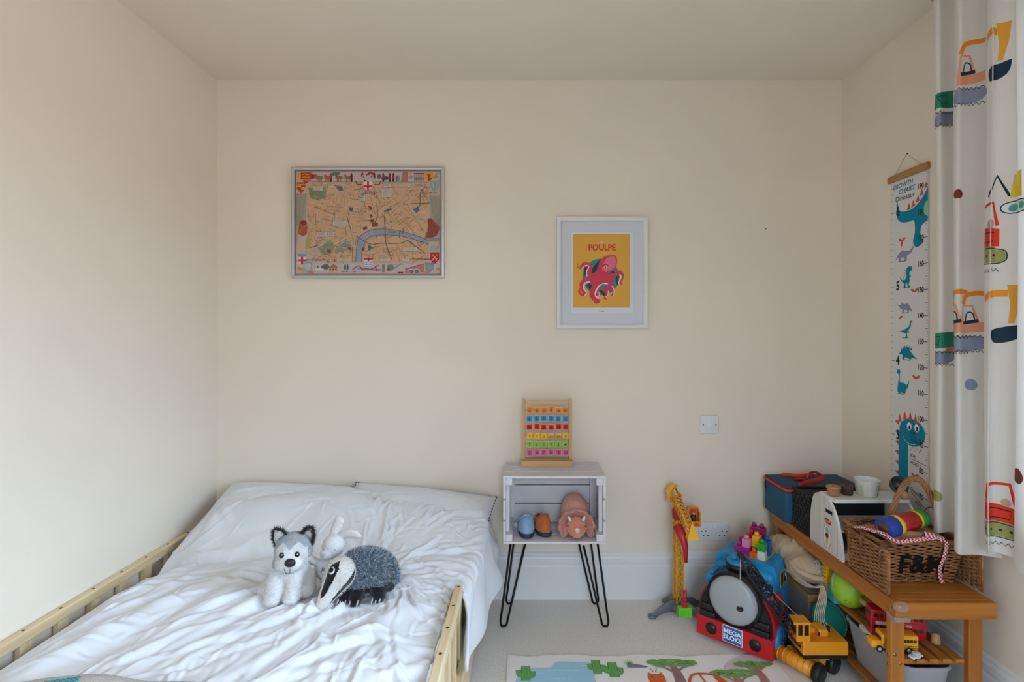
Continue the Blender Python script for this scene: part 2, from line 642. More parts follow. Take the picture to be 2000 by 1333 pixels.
rng = np.random.default_rng(7)
def vnoise(x, y, seed):
    r = np.random.default_rng(seed)
    g = r.random((256, 256))
    xi, yi = np.floor(x).astype(int), np.floor(y).astype(int)
    fx, fy = x - xi, y - yi
    fx, fy = fx * fx * (3 - 2 * fx), fy * fy * (3 - 2 * fy)
    a, b = g[xi % 256, yi % 256], g[(xi + 1) % 256, yi % 256]
    c, d = g[xi % 256, (yi + 1) % 256], g[(xi + 1) % 256, (yi + 1) % 256]
    return (a * (1 - fx) + b * fx) * (1 - fy) + (c * (1 - fx) + d * fx) * fy - .5
def sstep(a, b, x):
    t = np.clip((x - a) / (b - a), 0, 1)
    return t * t * (3 - 2 * t)

def make_wrinkles(x, y, n, seed, region, amp, wid, length, ang):
    r = np.random.default_rng(seed)
    h = np.zeros_like(x)
    for i in range(n):
        cx, cy = r.uniform(region[0], region[1]), r.uniform(region[2], region[3])
        th = ang(cx, cy, r)
        L, w, A = r.uniform(*length), r.uniform(*wid), r.uniform(*amp)
        bend = r.normal(0, 1.2)
        dx, dy = x - cx, y - cy
        a = dx * math.cos(th) + dy * math.sin(th)
        b = -dx * math.sin(th) + dy * math.cos(th) - bend * a * a
        m = (np.abs(a) < L) & (np.abs(b) < 4 * w)
        if not m.any(): continue
        am, bm_ = a[m], b[m]
        # a soft ridge with a sharper groove on one side
        prof = np.exp(-(bm_ / w) ** 2) - .55 * np.exp(-((bm_ + 1.7 * w) / (.8 * w)) ** 2)
        h[m] += A * prof * np.cos(am / L * math.pi / 2) ** 2
    return h

def fold_angle(cx, cy, r):
    # folds run out from the hollow where the toys sit, towards the lower left and the right edge
    base = math.atan2(cy - 1.95, cx + .55)
    return base + r.normal(0, .32)
def any_angle(cx, cy, r):
    return r.uniform(0, math.pi)
def diag(cx, cy, r):
    return math.radians(52) + r.normal(0, .22)

def duvet_z(x, y):
    """height of the duvet's upper face above the floor, without the fine creases"""
    z = .392 + .045 * np.exp(-((x + .85) / .55) ** 2)
    z = z - .03 * sstep(-1.30, -1.41, x)
    z = z - .020 * sstep(-.42, -.26, x) * (1 - sstep(1.75, 1.95, y))
    z = z + .02 * vnoise(x * 4 + 3, y * 4 + 9, 3) + .012 * vnoise(x * 9, y * 9, 4)
    # over the pillows
    pl_ = np.exp(-((x + 1.10) / .36) ** 4)
    pr_ = np.exp(-((x + .52) / .32) ** 4)
    up = sstep(1.98, 2.30, y)
    z = z + up * (.120 * pl_ + .092 * pr_ + .015)
    # crease in front of the pillow on the left
    z = z - .022 * np.exp(-((y - (2.0 + .05 * (x + 1.2))) / .035) ** 2) * sstep(-.7, -1.0, x)
    # hollow round the toys
    z = z - .012 * np.exp(-(((x + .68) / .22) ** 2 + ((y - 1.75) / .14) ** 2))
    return z

NX, NY = 440, 470
S = np.linspace(0, 1, NX)
Yv = np.linspace(.68, 2.40, NY)
SS, YY = np.meshgrid(S, Yv, indexing='ij')
over = sstep(1.815, 1.93, YY) * (1 - .45 * sstep(2.22, 2.40, YY)) * .245      # length hanging over the right edge
YY = YY + .03 * np.sin(SS * 9) * sstep(2.25, 2.40, YY)                      # wavy top hem
x_edge = -.262 + .045 * sstep(1.78, 1.92, YY)
flatw = x_edge + 1.412
tot = flatw + over
A = SS * tot
Xf = -1.412 + np.minimum(A, flatw)
hang = np.clip(A - flatw, 0, None)
H = duvet_z(Xf, YY)
wr = make_wrinkles(-1.412 + A, YY, 150, 11, (-1.4, -.1, .7, 2.4), (.003, .008), (.008, .018), (.07, .26), fold_angle)
wr += make_wrinkles(-1.412 + A, YY, 30, 12, (-1.0, -.3, 1.0, 1.75), (.003, .008), (.012, .026), (.22, .52), diag)
wr += make_wrinkles(-1.412 + A, YY, 420, 13, (-1.4, -.1, .7, 2.4), (.0012, .0035), (.004, .009), (.03, .10), any_angle)
wr += make_wrinkles(-1.412 + A, YY, 140, 14, (-.75, -.2, 1.55, 2.35), (.002, .006), (.005, .011), (.05, .16), fold_angle)
wr += make_wrinkles(-1.412 + A, YY, 12, 15, (-1.3, -.95, 1.2, 1.9), (.006, .012), (.025, .045), (.2, .4), lambda a, b, r: math.radians(70) + r.normal(0, .15))
wr = wr + .004 * vnoise(A * 22, YY * 22, 5)
edge_in = sstep(0, .05, A)
rad = .028 + .022 * sstep(1.95, 2.15, YY)
ang = np.clip(hang / rad, 0, math.pi / 2)
arcx = rad * np.sin(ang)
arcz = rad * (1 - np.cos(ang))
rest = np.clip(hang - rad * math.pi / 2, 0, None)
flare = rest * (.02 + .34 * sstep(1.93, 2.25, YY)) + .012 * np.sin(YY * 38) * sstep(0, .15, rest)
nx = np.sin(ang)
nz = np.cos(ang)
DX = Xf + arcx + flare + nx * wr * 1.2
DZ = H - arcz - rest * .97 + nz * wr * edge_in
inside = (A < flatw) & (YY < 1.80)
DZ = np.where(inside, np.maximum(DZ, .325), DZ)
DYY = YY - .24 * sstep(.0, .22, hang) * (1 - sstep(1.86, 2.22, YY))
verts = np.stack([DX, DYY, DZ], -1).reshape(-1, 3)
idx = np.arange(NX * NY).reshape(NX, NY)
quads = np.stack([idx[:-1, :-1], idx[1:, :-1], idx[1:, 1:], idx[:-1, 1:]], -1).reshape(-1, 4)
me = bpy.data.meshes.new('duvet')
me.from_pydata(verts.tolist(), [], quads.tolist())
me.materials.append(M_LINEN)
me.polygons.foreach_set('use_smooth', [True] * len(me.polygons))
duvet = bpy.data.objects.new('duvet', me)
COL.objects.link(duvet)
so = duvet.modifiers.new('thickness', 'SOLIDIFY')
so.thickness = .012
so.offset = -1
rebase(duvet, (-.85, 1.55, .33))
tag(duvet, 'rumpled white cotton duvet spread over the bed, draped over its right side', 'duvet')
def bed_h(x, y, r=.02):
    m = ((DX - x) ** 2 + (YY - y) ** 2) < r * r
    return float(DZ[m].mean())

def pillow(name, label, c, size, rot, seed, trim=False):
    n = 46
    r = np.random.default_rng(seed)
    u = np.linspace(-1, 1, n)
    U, V = np.meshgrid(u, u, indexing='ij')
    th = (np.clip(1 - np.abs(U) ** 2.6, 0, 1) ** .55) * (np.clip(1 - np.abs(V) ** 2.6, 0, 1) ** .55)
    px = U * size[0] / 2 * (1 - .05 * (1 - V ** 2) * np.abs(U) ** 3 * 1.0)
    py = V * size[1] / 2 * (1 - .07 * (1 - U ** 2) * np.abs(V) ** 3 * 1.0)
    w = make_wrinkles(px, py, 60, seed, (-size[0] / 2, size[0] / 2, -size[1] / 2, size[1] / 2), (.002, .006), (.006, .014), (.04, .14), any_angle)
    zt = th * size[2] / 2 + w * np.clip(th * 2, 0, 1)
    zb = -th * size[2] / 2
    vs = np.concatenate([np.stack([px, py, zt], -1).reshape(-1, 3), np.stack([px, py, zb], -1).reshape(-1, 3)])
    idx = np.arange(n * n).reshape(n, n)
    q1 = np.stack([idx[:-1, :-1], idx[1:, :-1], idx[1:, 1:], idx[:-1, 1:]], -1).reshape(-1, 4)
    q2 = q1[:, ::-1] + n * n
    M = Matrix.Translation(Vector((0, 0, 0))) @ Euler(rot).to_matrix().to_4x4()
    mb = MB(M)
    mb.add(vs.tolist(), q1.tolist() + q2.tolist(), 0, True)
    o = thing(name, label, 'pillow', c)
    mb.build('pillow_cover', M_LINEN, o, local=True)
    if trim:
        loop = [(px[i, 0], py[i, 0]) for i in range(n)] + [(px[-1, j], py[-1, j]) for j in range(n)] + [(px[i, -1], py[i, -1]) for i in reversed(range(n))] + [(px[0, j], py[0, j]) for j in reversed(range(n))]
        t = MB(M)
        for k in range(0, len(loop) - 1, 2):
            a, b = Vector((*loop[k], 0)), Vector((*loop[k + 1], 0))
            d = (b - a)
            if d.length < 1e-4: continue
            t.cyl(a * 1.006, a * 1.006 + d * .55, .0028, 6)
        st = t.build('blanket_stitch', mat('grey_thread', '#4c5058', .9), o, local=True)
        st['kind'] = 'stuff'
    return o
pillow('pillow', 'plump white pillow in the corner by the left wall, half under the duvet', (-1.11, 2.295, .470), (.62, .44, .16), (math.radians(22), math.radians(2), math.radians(-1)), 31)
pillow('pillow', 'white pillow with dark blanket stitching, its corner poking out on the right', (-.50, 2.310, .445), (.68, .42, .15), (math.radians(24), math.radians(5), math.radians(-3)), 32, True)

# folded knitted blanket at the foot of the bed
mb = MB()
nb, mbn = 70, 40
bx = np.linspace(-1.385, -.36, nb)
vs = []
for i, x in enumerate(bx):
    t = i / (nb - 1)
    y_top = 1.286 - .02 * math.cos(t * 5.5) - .17 * t ** 1.3
    for j in range(mbn):
        y = y_top - j / (mbn - 1) * .5
        z = float(duvet_z(np.array([x]), np.array([y]))[0]) + .022 + .006 * math.sin(x * 17 + y * 6) - .012 * (1 if j == 0 else 0)
        vs.append((x, y, z))
fs = [(i * mbn + j, i * mbn + j + 1, (i + 1) * mbn + j + 1, (i + 1) * mbn + j) for i in range(nb - 1) for j in range(mbn - 1)]
mb.add(vs, fs, 0, True)
bl = thing('knitted_blanket', 'beige knitted blanket with a teal motif folded across the foot of the bed', 'blanket', (-.87, 1.1, .4))
kn = mb.build('knit', mat('beige_knit', '#d3c8c0', .95, var=.05, vscale=200, bump=.8, bscale=300), bl)
s_ = kn.modifiers.new('thickness', 'SOLIDIFY'); s_.thickness = .014; s_.offset = 1
mb = MB()
for k in range(7):
    for r_ in range(3):
        x = -1.130 + k * .0125 + (r_ % 2) * .004 + .0; y = 1.228 - r_ * 1.0 * .011
        z = float(duvet_z(np.array([x]), np.array([y]))[0]) + .022 + .006 * math.sin(x * 17 + y * 6) + .0145
        mb.ell((x, y, z), (.006, .005, .002), 0, 8, 6)
mb.build('teal_motif', mat('teal_yarn', '#2f8f9c', .95), bl)
# ================================================================ crate table
M_CRATE = mat('lilac_white_paint', '#d9d4d8', .55, var=.03, vscale=20, bump=.05, bscale=40)
M_BLACK = mat('black_steel', '#17171a', .4, metal=.6)
CX0, CX1, CY0, CY1, CZ0, CZ1 = -.103, .343, 2.268, 2.502, .364, .660
crate = thing('crate_table', 'white painted wooden crate on black hairpin legs against the wall', 'side table', ((CX0 + CX1) / 2, 2.385, 0))
t = .011
def plank(n, lo, hi, name='plank'):
    return MB().box(lo, hi, .0015).build(name, M_CRATE, crate)
w = (CY1 - CY0 - 2 * .006) / 3
for k in range(3):
    y = CY0 + k * (w + .006)
    plank(0, (CX0, y, CZ1 - t), (CX1, y + w, CZ1))
    plank(0, (CX0, y, CZ0), (CX1, y + w, CZ0 + t))
for k in range(3):      # back boards, dark gaps between them
    h = (CZ1 - CZ0 - 2 * t - 4 * .006) / 3
    z = CZ0 + t + .006 + k * (h + .006)
    plank(0, (CX0 + .012, CY1 - t, z), (CX1 - .012, CY1, z + h))
for xs in ((CX0, CX0 + t), (CX1 - t, CX1)):
    for k in range(3):
        h = (CZ1 - CZ0 - 2 * t - 2 * .008) / 3
        z = CZ0 + t + k * (h + .008)
        plank(0, (xs[0], CY0, z), (xs[1], CY1 - t, z + h))
for xs in ((CX0 + t, CX0 + t + .029), (CX1 - t - .029, CX1 - t)):
    for z0, z1 in ((CZ0 + t, CZ0 + t + .030), (CZ1 - t - .030, CZ1 - t)):
        MB().box((xs[0], CY0 + .002, z0), (xs[1], CY1 - t, z1), .0015).build('corner_batten', M_CRATE, crate)
for xs in ((CX0 + t, CX0 + t + .034), (CX1 - t - .034, CX1 - t)):
    MB().box((xs[0], CY1 - t - .014, CZ0 + t + .031), (xs[1], CY1 - t - .001, CZ1 - t - .031), .0015).build('back_post', M_CRATE, crate)
for xs in ((CX0 + t, CX0 + t + .016), (CX1 - t - .016, CX1 - t)):
    MB().box((xs[0], CY0 + .03, CZ0 + t + .031), (xs[1], CY0 + .06, CZ1 - t - .031), .0015).build('side_post', M_CRATE, crate)
def hairpin(x, y, ox, oy):
    """a bent steel rod: two uprights meeting in a tight U on the carpet"""
    zt = CZ0 - .003
    sx = 1 if ox > 0 else -1
    a, b = Vector((x - sx * .020, y, zt)), Vector((x - sx * -.0 - sx * .085, y + (.03 if oy > 0 else .0), zt))
    f = Vector((x + ox * .012, y + oy * .03, .0))
    pts = [a, a.lerp(f + Vector((sx * .010, 0, .035)), .9), f + Vector((sx * .012, 0, .030))]
    bot = [(.011, .014), (.006, .0055), (0, .0045), (-.008, .0055), (-.016, .014)]
    pts += [f + Vector((sx * u, 0, v)) for u, v in bot]
    pts += [f + Vector((-sx * .019, 0, .030)), b.lerp(f + Vector((-sx * .02, 0, .03)), .05)]
    mb = MB().tube(pts, .0048, 8)
    mb.box((min(a.x, b.x) - .012, y - .02, zt - .0), (max(a.x, b.x) + .012, y + .02, zt + .003), 0)
    return mb.build('hairpin_leg', M_BLACK, crate)
hairpin(CX0 + .012, CY0 + .035, -1, -1)
hairpin(CX1 - .012, CY0 + .035, 1, -1)
hairpin(CX0 + .030, CY1 - .045, -1, .2)
hairpin(CX1 - .030, CY1 - .045, 1, .2)

# ---------------------------------------------------------------- abacus
BEECH = wood('beech_wood', '#d9b183', '#c59a68', 0, .45)
BEECH_V = wood('beech_wood_upright', '#d6ad7e', '#c29663', 2, .45)
AX0, AX1, AZ = -.025, .214, .6605
ab = thing('alphabet_abacus', 'wooden abacus with rows of coloured letter and number tiles on the crate', 'abacus', (.0945, 2.46, AZ))
MB().box((AX0, 2.415, AZ), (AX1, 2.492, AZ + .026), .003).build('base', BEECH, ab)
for x in (AX0 + .003, AX1 - .017):
    MB().box((x, 2.446, AZ + .0262), (x + .014, 2.466, AZ + .312), .0025).build('upright', BEECH_V, ab)
MB().box((AX0 + .017, 2.449, AZ + .286), (AX1 - .0172, 2.463, AZ + .302), .002).build('top_bar', BEECH, ab)
rows = [('abcdef', '#f07a1c', .921), ('ghijkl', '#1e8fd2', .881), ('mnopqr', '#d3202c', .842), ('stuvwx', '#f2b71e', .801), (['y', 'z', '1', '2', '3', '4'], '#7cc83a', .760), (['5', '6', '7', '8', '9', '10'], '#d2529c', .722)]
tile_x = [.0126, .0469, .0798, .1136, .148, .1817]
INKC = {'#d3202c': '#4a0d14', '#f07a1c': '#5a2a10', '#1e8fd2': '#103c66', '#f2b71e': '#3c3010', '#7cc83a': '#23501c', '#d2529c': '#7a1e60'}
body_me = None
rnd = random.Random(5)
M_TILEW = mat('pale_tile_wood', '#e2c08e', .5, var=.05, vscale=60)
for ri, (chars, colr, z) in enumerate(rows):
    MB().cyl((AX0 + .010, 2.456, z), (AX1 - .010, 2.456, z), .0016, 8).build('rod', mat('steel_rod', '#b5b5b5', .3, metal=.9), ab)
    for ci, ch in enumerate(chars):
        tilt = rnd.uniform(-.22, .22)
        if ch in 'vw': tilt = .75
        if ch == 'o': tilt = .1
        tb = MB().box((-.0145, -.0065, -.0145), (.0145, .0065, .0145), .002)
        for sx in (-1, 1):
            tb.cyl((sx * .0145, 0, 0), (sx * .0172, 0, 0), .004, 10)
        if body_me is None:
            o = tb.build('tile', M_TILEW, ab, local=True)
            body_me = o.data
        else:
            o = bpy.data.objects.new('tile', body_me)
            COL.objects.link(o)
            o.parent = ab
        o.location = Vector((tile_x[ci] + rnd.uniform(-.0012, .0012), 2.456, z - .002 + (.0 if ch not in 'vw' else .0))) - Vector(ab.location)
        o.rotation_euler = (tilt, 0, 0)
        F = Flat()
        F.rect(-.0122, -.0122, .0122, .0122, colr, 1)
        F.text(ch, 0, -.001 if ch not in 'gyqpj' else .002, .021 if len(ch) == 1 else .018, INKC[colr], 2, bold=.008)
        F.build('letter_face', o, lambda u, v, h: (u, -.0066 - h, v))

# ---------------------------------------------------------------- slippers in the crate
def slipper(name, label, loc, rz, up, inner, sole):
    s = thing(name, label, 'slipper', loc, rz, 'pair of child slippers in the crate')
    n = 28
    def outline(k):      # foot shape, toe towards -y
        pts = []
        for i in range(n):
            a = 2 * math.pi * i / n
            x = math.sin(a) * .034
            y = -math.cos(a) * .075
            x *= 1.0 + .10 * math.cos(a)
            pts.append((x * k, y * k))
        return pts
    o0 = outline(1)
    mb = MB()
    prof = [(.96, 0), (1.03, .004), (1.04, .012), (1.0, .020)]
    vs, fs = [], []
    for k, z in prof:
        vs += [(p[0] * k, p[1] * k, z + .006 * max(0, -p[1] / .075 - .5)) for p in o0]
    for i in range(len(prof) - 1):
        for j in range(n):
            fs.append((i * n + j, i * n + (j + 1) % n, (i + 1) * n + (j + 1) % n, (i + 1) * n + j))
    fs += [tuple(reversed(range(n))), tuple(range((len(prof) - 1) * n, len(prof) * n))]
    mb.add(vs, fs, 0, True)
    mb.build('sole', sole, s, local=True)
    # padded upper: toe box, collar opening to the back
    vs, fs = [], []
    R = 9
    for i in range(R + 1):
        t = i / R
        for p in o0:
            fr = max(0, min(1, (.03 - p[1]) / .105))
            front = fr * fr * (3 - 2 * fr)
            hgt = .030 + .040 * front + .010 * (1 - front)
            k = .99 * (1 - .0 * t) * math.cos(t * (.62 + .55 * front)) ** .8
            z = .018 + hgt * math.sin(t * math.pi / 2)
            vs.append((p[0] * k, p[1] * k + (1 - k) * .012 * front, z))
    for i in range(R):
        for j in range(n):
            fs.append((i * n + j, i * n + (j + 1) % n, (i + 1) * n + (j + 1) % n, (i + 1) * n + j))
    u = MB().add(vs, fs, 0, True).build('upper', up, s, local=True)
    so = u.modifiers.new('padding', 'SOLIDIFY'); so.thickness = .004; so.offset = -1
    ring = [vs[R * n + j] for j in range(n)]
    MB().tube([(q[0] * 1.03, q[1] * 1.03, q[2] + .001) for q in ring], .0042, 8, closed=True).build('cuff', inner, s, local=True)
    band = []
    for i in range(11):
        a = math.pi * (i / 10 - .5)
        band.append((.033 * math.sin(a), -.012, .022 + .052 * math.cos(a) ** .7))
    MB().tube(band, .005, 6, flat=2.6).build('instep_band', up, s, local=True)
    return s
fz = CZ0 + t + .0005
slipper('slipper', 'pale blue child slipper with navy sole in the crate', (-.003, 2.365, fz), math.radians(4), plush('#8fb2d6'), plush('#a8c4e0'), mat('navy_rubber', '#2b3a52', .7))
slipper('slipper', 'orange child slipper with navy sole beside the blue slipper', (.071, 2.378, fz), math.radians(14), plush('#c8682e'), plush('#b4592a'), MATS['navy_rubber'])

# ---------------------------------------------------------------- plush triceratops
tri = thing('plush_triceratops', 'pink plush triceratops with white horns lying in the crate', 'soft toy', (.218, 2.36, fz))
PK, PK2 = plush('#dc9f8c'), plush('#d98e74')
L = lambda x, y, z: (x, y, z)
body = blob([('s', (.002, .045, .085), (.066, .085, .082)), ('s', (.0, .03, .05), (.066, .06, .05)),
             ('c', (-.055, -.045, .018), (-.045, 0, .05), .0185, .026), ('c', (.066, -.042, .018), (.052, 0, .05), .0185, .026),
             ('c', (-.05, .08, .02), (-.04, .07, .05), .02, .026), ('c', (.055, .08, .02), (.045, .07, .05), .02, .026)], .004, 5)
skin('body', body, PK, tri)
head = blob([('s', (0, -.058, .052), (.046, .040, .046)), ('s', (0, -.085, .042), (.033, .025, .030))], .0035, 6)
hd = skin('head', head, PK2, tri)
# frill: a thick soft collar standing up behind the head and drooping at both sides
vs, fs = [], []
K, RR = 30, 7
for i in range(K + 1):
    a = math.radians(-38 + 256 * i / K)
    wav = 1 + .05 * math.sin(i * 1.7)
    for j in range(RR):
        q = j / (RR - 1)
        r = (.040 + .036 * q) * (wav if j == RR - 1 else 1)
        vs.append((math.cos(a) * r * 1.02, -.050 + .006 * math.sin(i) * q - .030 * q * q + .012, .058 + math.sin(a) * r * .92))
for i in range(K):
    for j in range(RR - 1):
        fs.append((i * RR + j, (i + 1) * RR + j, (i + 1) * RR + j + 1, i * RR + j + 1))
fr = MB().add(vs, fs, 0, True).build('frill', plush('#cf8f7e'), tri, local=True)
so = fr.modifiers.new('t', 'SOLIDIFY'); so.thickness = .008; so.offset = 0
for c, dr, r in (((-.029, -.078, .090), (-.008, -.012, .018), .0075), ((.029, -.078, .090), (.004, -.012, .018), .0075), ((0, -.104, .053), (0, -.020, .012), .011)):
    d = Vector(dr)
    MB().tube([Vector(c) - d * .2, Vector(c) + d * .35, Vector(c) + d * .8, Vector(c) + d * 1.05], [r, r * .9, r * .6, r * .15], 12).build('horn', plush('#efeae4', .03), hd, local=True)
for sx in (-1, 1):
    MB().ell((sx * .0395, -.082, .062), (.0032, .0032, .0042), 0, 10, 8).build('eye', plastic('#1a1512', .15), hd, local=True)
MB().tube([(.055, .12, .06), (.075, .085, .045), (.086, .05, .03)], [.02, .013, .004], 10).build('tail', plush('#b9765f'), tri, local=True)
MB().box((.074, .055, .082), (.0775, .085, .104), .001).build('care_tag', mat('white_tag', '#dfe3ea', .8), tri, local=True)
# small white ball behind the blue slipper
b_ = MB().ell((0, 0, .013), .013, 0, 16, 12).build('small_ball', plush('#e4ddd6', .02))
b_.location = (-.052, 2.43, fz)
tag(b_, 'small white pompom behind the blue slipper in the crate', 'pompom')
# ================================================================ things on the back wall
def picture(name, label, x0, x1, z0, z1, fw, depth, fm, back=YB):
    p = thing(name, label, 'picture', ((x0 + x1) / 2, back - .001, z0))
    yb, yf = back - .0015, back - depth
    for nm, A, B in (('left', (x0, z0), (x0, z1)), ('right', (x1, z1), (x1, z0)), ('top', (x0, z1), (x1, z1)), ('bottom', (x1, z0), (x0, z0))):
        # mitred moulding with an inner slope
        d = Vector((B[0] - A[0], 0, B[1] - A[1])).normalized()
        inn = Vector((d.z, 0, -d.x))
        prof = [(0, 0), (0, depth - .0015), (fw * .45, depth), (fw * .8, depth - .003), (fw, depth - .008), (fw, 0)]
        vs = []
        for P, sg in ((A, 1), (B, -1)):
            for u, h in prof:
                vs.append(Vector((P[0], yb - h * .999, P[1])) + inn * u + d * (sg * u))
        n = len(prof)
        fs = [(i, (i + 1) % n, n + (i + 1) % n, n + i) for i in range(n)] + [tuple(reversed(range(n))), tuple(range(n, 2 * n))]
        MB().add(vs, fs).build('frame_' + 'moulding', fm, p)
    return p, yb

# ---- framed street map
M_SILVER = mat('brushed_silver', '#c4c6c8', .32, metal=.75)
mx0, mx1, mz0, mz1 = -1.130, -.398, 1.546, 2.078
pic, yb = picture('framed_map', 'silver framed pictorial street map of London on the back wall', mx0, mx1, mz0, mz1, .016, .024, M_SILVER)
ys = yb - .010
MB().box((mx0 + .0165, ys, mz0 + .0165), (mx1 - .0165, yb - .001, mz1 - .0165)).build('map_sheet', ink('#cfae88'), pic)
# drawing units: 5.553 per photo pixel, 408 pixels per metre; inner sheet spans 90..1640 x 118..1222
k = (mx1 - mx0 - .033) / (1640 - 92)
F = Flat(k, 92, 1222, True)
rnd = random.Random(21)
TAN, ROAD, DK, RIV, GRY, RED, YEL, GRN = '#cba585', '#a97d55', '#5f5148', '#8d9bb0', '#b5a79b', '#b03a3c', '#d9a83c', '#7f8a68'
F.rect(92, 118, 1640, 1222, '#c3ad9b', 1)
F.poly([(215, 240), (1525, 240), (1530, 700), (1510, 900), (1525, 980), (1480, 1095), (400, 1095), (330, 960), (215, 800)], TAN, 2)
for _ in range(46):     # blocks of lighter and pinker streets
    x, y = rnd.uniform(230, 1480), rnd.uniform(260, 1060)
    w_, h_, r_ = rnd.uniform(25, 85), rnd.uniform(18, 60), rnd.uniform(-.6, .6)
    c_, s_ = math.cos(r_), math.sin(r_)
    F.poly([(x + a * w_ * c_ - b * h_ * s_, y + a * w_ * s_ + b * h_ * c_) for a, b in ((-.5, -.5), (.5, -.5), (.5, .5), (-.5, .5))], rnd.choice(['#cf9c70', '#cfa480', '#c69a7c', '#ccaa88']), 3)
for _ in range(330):    # the street grid
    x, y = rnd.uniform(225, 1500), rnd.uniform(250, 1085)
    a = (.45 * math.sin(x / 260) + .25 * math.cos(y / 190)) + rnd.choice((0, math.pi / 2)) + rnd.gauss(0, .13)
    l = rnd.uniform(16, 75)
    F.line([(x - math.cos(a) * l, y - math.sin(a) * l), (x + math.cos(a) * l + rnd.gauss(0, 5), y + math.sin(a) * l + rnd.gauss(0, 5))], rnd.uniform(3, 7), rnd.choice([ROAD, ROAD, '#9b7a5e', '#b98f68', '#8f6f56']), 4)
def shape(pts, c, L=5): F.poly(pts, c, L)
shape([(228, 300), (415, 290), (420, 400), (330, 430), (250, 410)], GRN, 5)
shape([(330, 940), (465, 850), (510, 930), (470, 1010), (390, 1020)], '#8d9479', 5)
shape([(505, 960), (650, 850), (690, 900), (640, 960), (520, 1000)], '#8b938a', 5)
for _ in range(160):
    a = rnd.choice(((228, 415, 335, 425), (350, 490, 890, 1010), (530, 680, 890, 985)))
    F.ell(rnd.uniform(a[0], a[1]), rnd.uniform(a[2], a[3]), 4, 4, rnd.choice(['#56604a', '#6a7458', '#c2b694']), 6, n=6)
# the river
up = spline([(735, 1092), (740, 1000), (748, 900), (775, 820), (850, 768), (930, 742), (1050, 738), (1180, 752), (1300, 782), (1420, 822), (1512, 866)], 6)
lo = spline([(1512, 902), (1420, 868), (1300, 832), (1180, 806), (1050, 800), (950, 806), (880, 826), (835, 870), (812, 940), (798, 1010), (796, 1092)], 6)
shape(up + lo, RIV, 7)
F.line(up, 5, DK, 8); F.line(lo, 5, DK, 8)
for p in ([(1040, 600), (1048, 760), (1052, 860), (1078, 960), (1120, 1062)], [(735, 810), (800, 850), (900, 900), (1010, 890), (1200, 890), (1290, 855)], [(815, 770), (862, 830)], [(1205, 760), (1200, 830)], [(1290, 860), (1480, 1000)], [(1240, 730), (1236, 790)],
          [(1480, 285), (1425, 350), (1418, 480), (1380, 530)], [(215, 690), (265, 800), (330, 900), (240, 940)], [(330, 930), (460, 835)], [(640, 600), (690, 780), (700, 930), (705, 1090)], [(1520, 460), (1310, 470)], [(960, 480), (965, 600), (930, 690)], [(500, 250), (560, 330)]):
    F.line(p, 9, rnd.choice(['#6e5a4c', '#7b614c']), 9, smooth=6)
for p in ([(215, 690), (265, 800), (330, 900)], [(690, 690), (700, 930)], [(330, 930), (460, 835)], [(815, 770), (862, 830)], [(650, 820), (510, 900)]):
    F.line(p, 5, '#d8cbb8', 10, smooth=5)
for q in ([(530, 275), (590, 285), (600, 330), (565, 328)], [(1345, 530), (1400, 495), (1412, 540), (1380, 565)], [(865, 905), (930, 935), (872, 975)], [(1290, 860), (1345, 890), (1330, 905)], [(1030, 545), (1110, 515), (1130, 528), (1040, 560)], [(660, 505), (705, 510), (700, 555), (668, 545)]):
    shape(q, '#5c6a7c', 9)
for q in ([(805, 725), (850, 708), (862, 735), (820, 752)], [(885, 640), (930, 630), (938, 660), (895, 668)], [(425, 960), (468, 955), (470, 985), (440, 995)], [(800, 935), (826, 935), (822, 975), (798, 975)], [(650, 935), (690, 930), (688, 960), (655, 962)], [(880, 590), (905, 578), (918, 612), (895, 620)], [(868, 490), (905, 500), (915, 545), (880, 530)], [(905, 665), (970, 668), (972, 712), (908, 716)], [(1105, 640), (1122, 668), (1100, 668)]):
    shape(q, rnd.choice(['#8a4a3a', '#7d5a3c', '#6d5540']), 9)
for x0_, y0_, x1_, y1_ in ((1030, 255, 1115, 290), (1165, 252, 1320, 292), (1010, 300, 1118, 405), (490, 650, 640, 705), (1238, 928, 1385, 975), (325, 765, 430, 825), (440, 765, 505, 820), (990, 1050, 1100, 1085), (1225, 1050, 1305, 1085), (625, 1050, 690, 1085), (435, 255, 510, 290), (275, 280, 385, 330), (1360, 285, 1455, 312), (1400, 612, 1485, 640), (785, 390, 840, 440), (535, 1050, 590, 1085)):
    F.rect(x0_, y0_, x1_, y1_, '#c6bbab', 10)
    F.line([(x0_, y0_), (x1_, y0_), (x1_, y1_), (x0_, y1_)], 3, '#77685a', 11, closed=True)
    for yy in range(int(y0_) + 9, int(y1_) - 4, 11):
        F.line([(x0_ + 9, yy), (x1_ - 9 - rnd.uniform(0, 22), yy)], 3.2, '#8b7c70', 11)
for _ in range(260):    # lanes, kerbs and tints between the streets
    x, y = rnd.uniform(225, 1500), rnd.uniform(250, 1085)
    a = rnd.gauss(0, .5)
    l = rnd.uniform(8, 30)
    F.line([(x - math.cos(a) * l, y - math.sin(a) * l), (x + math.cos(a) * l, y + math.sin(a) * l)], rnd.uniform(3, 8), rnd.choice(['#d8c2a4', '#b7a594', '#a08a78', '#c7b09a', '#8d8078', '#a9a49c']), 6)
for _ in range(120):     # street names, too small to read
    x, y = rnd.uniform(230, 1480), rnd.uniform(260, 1080)
    F.line([(x, y), (x + rnd.uniform(18, 48), y + rnd.uniform(-8, 8))], 4, rnd.choice(['#c9bcab', '#87776a', '#6e5d52']), 10)
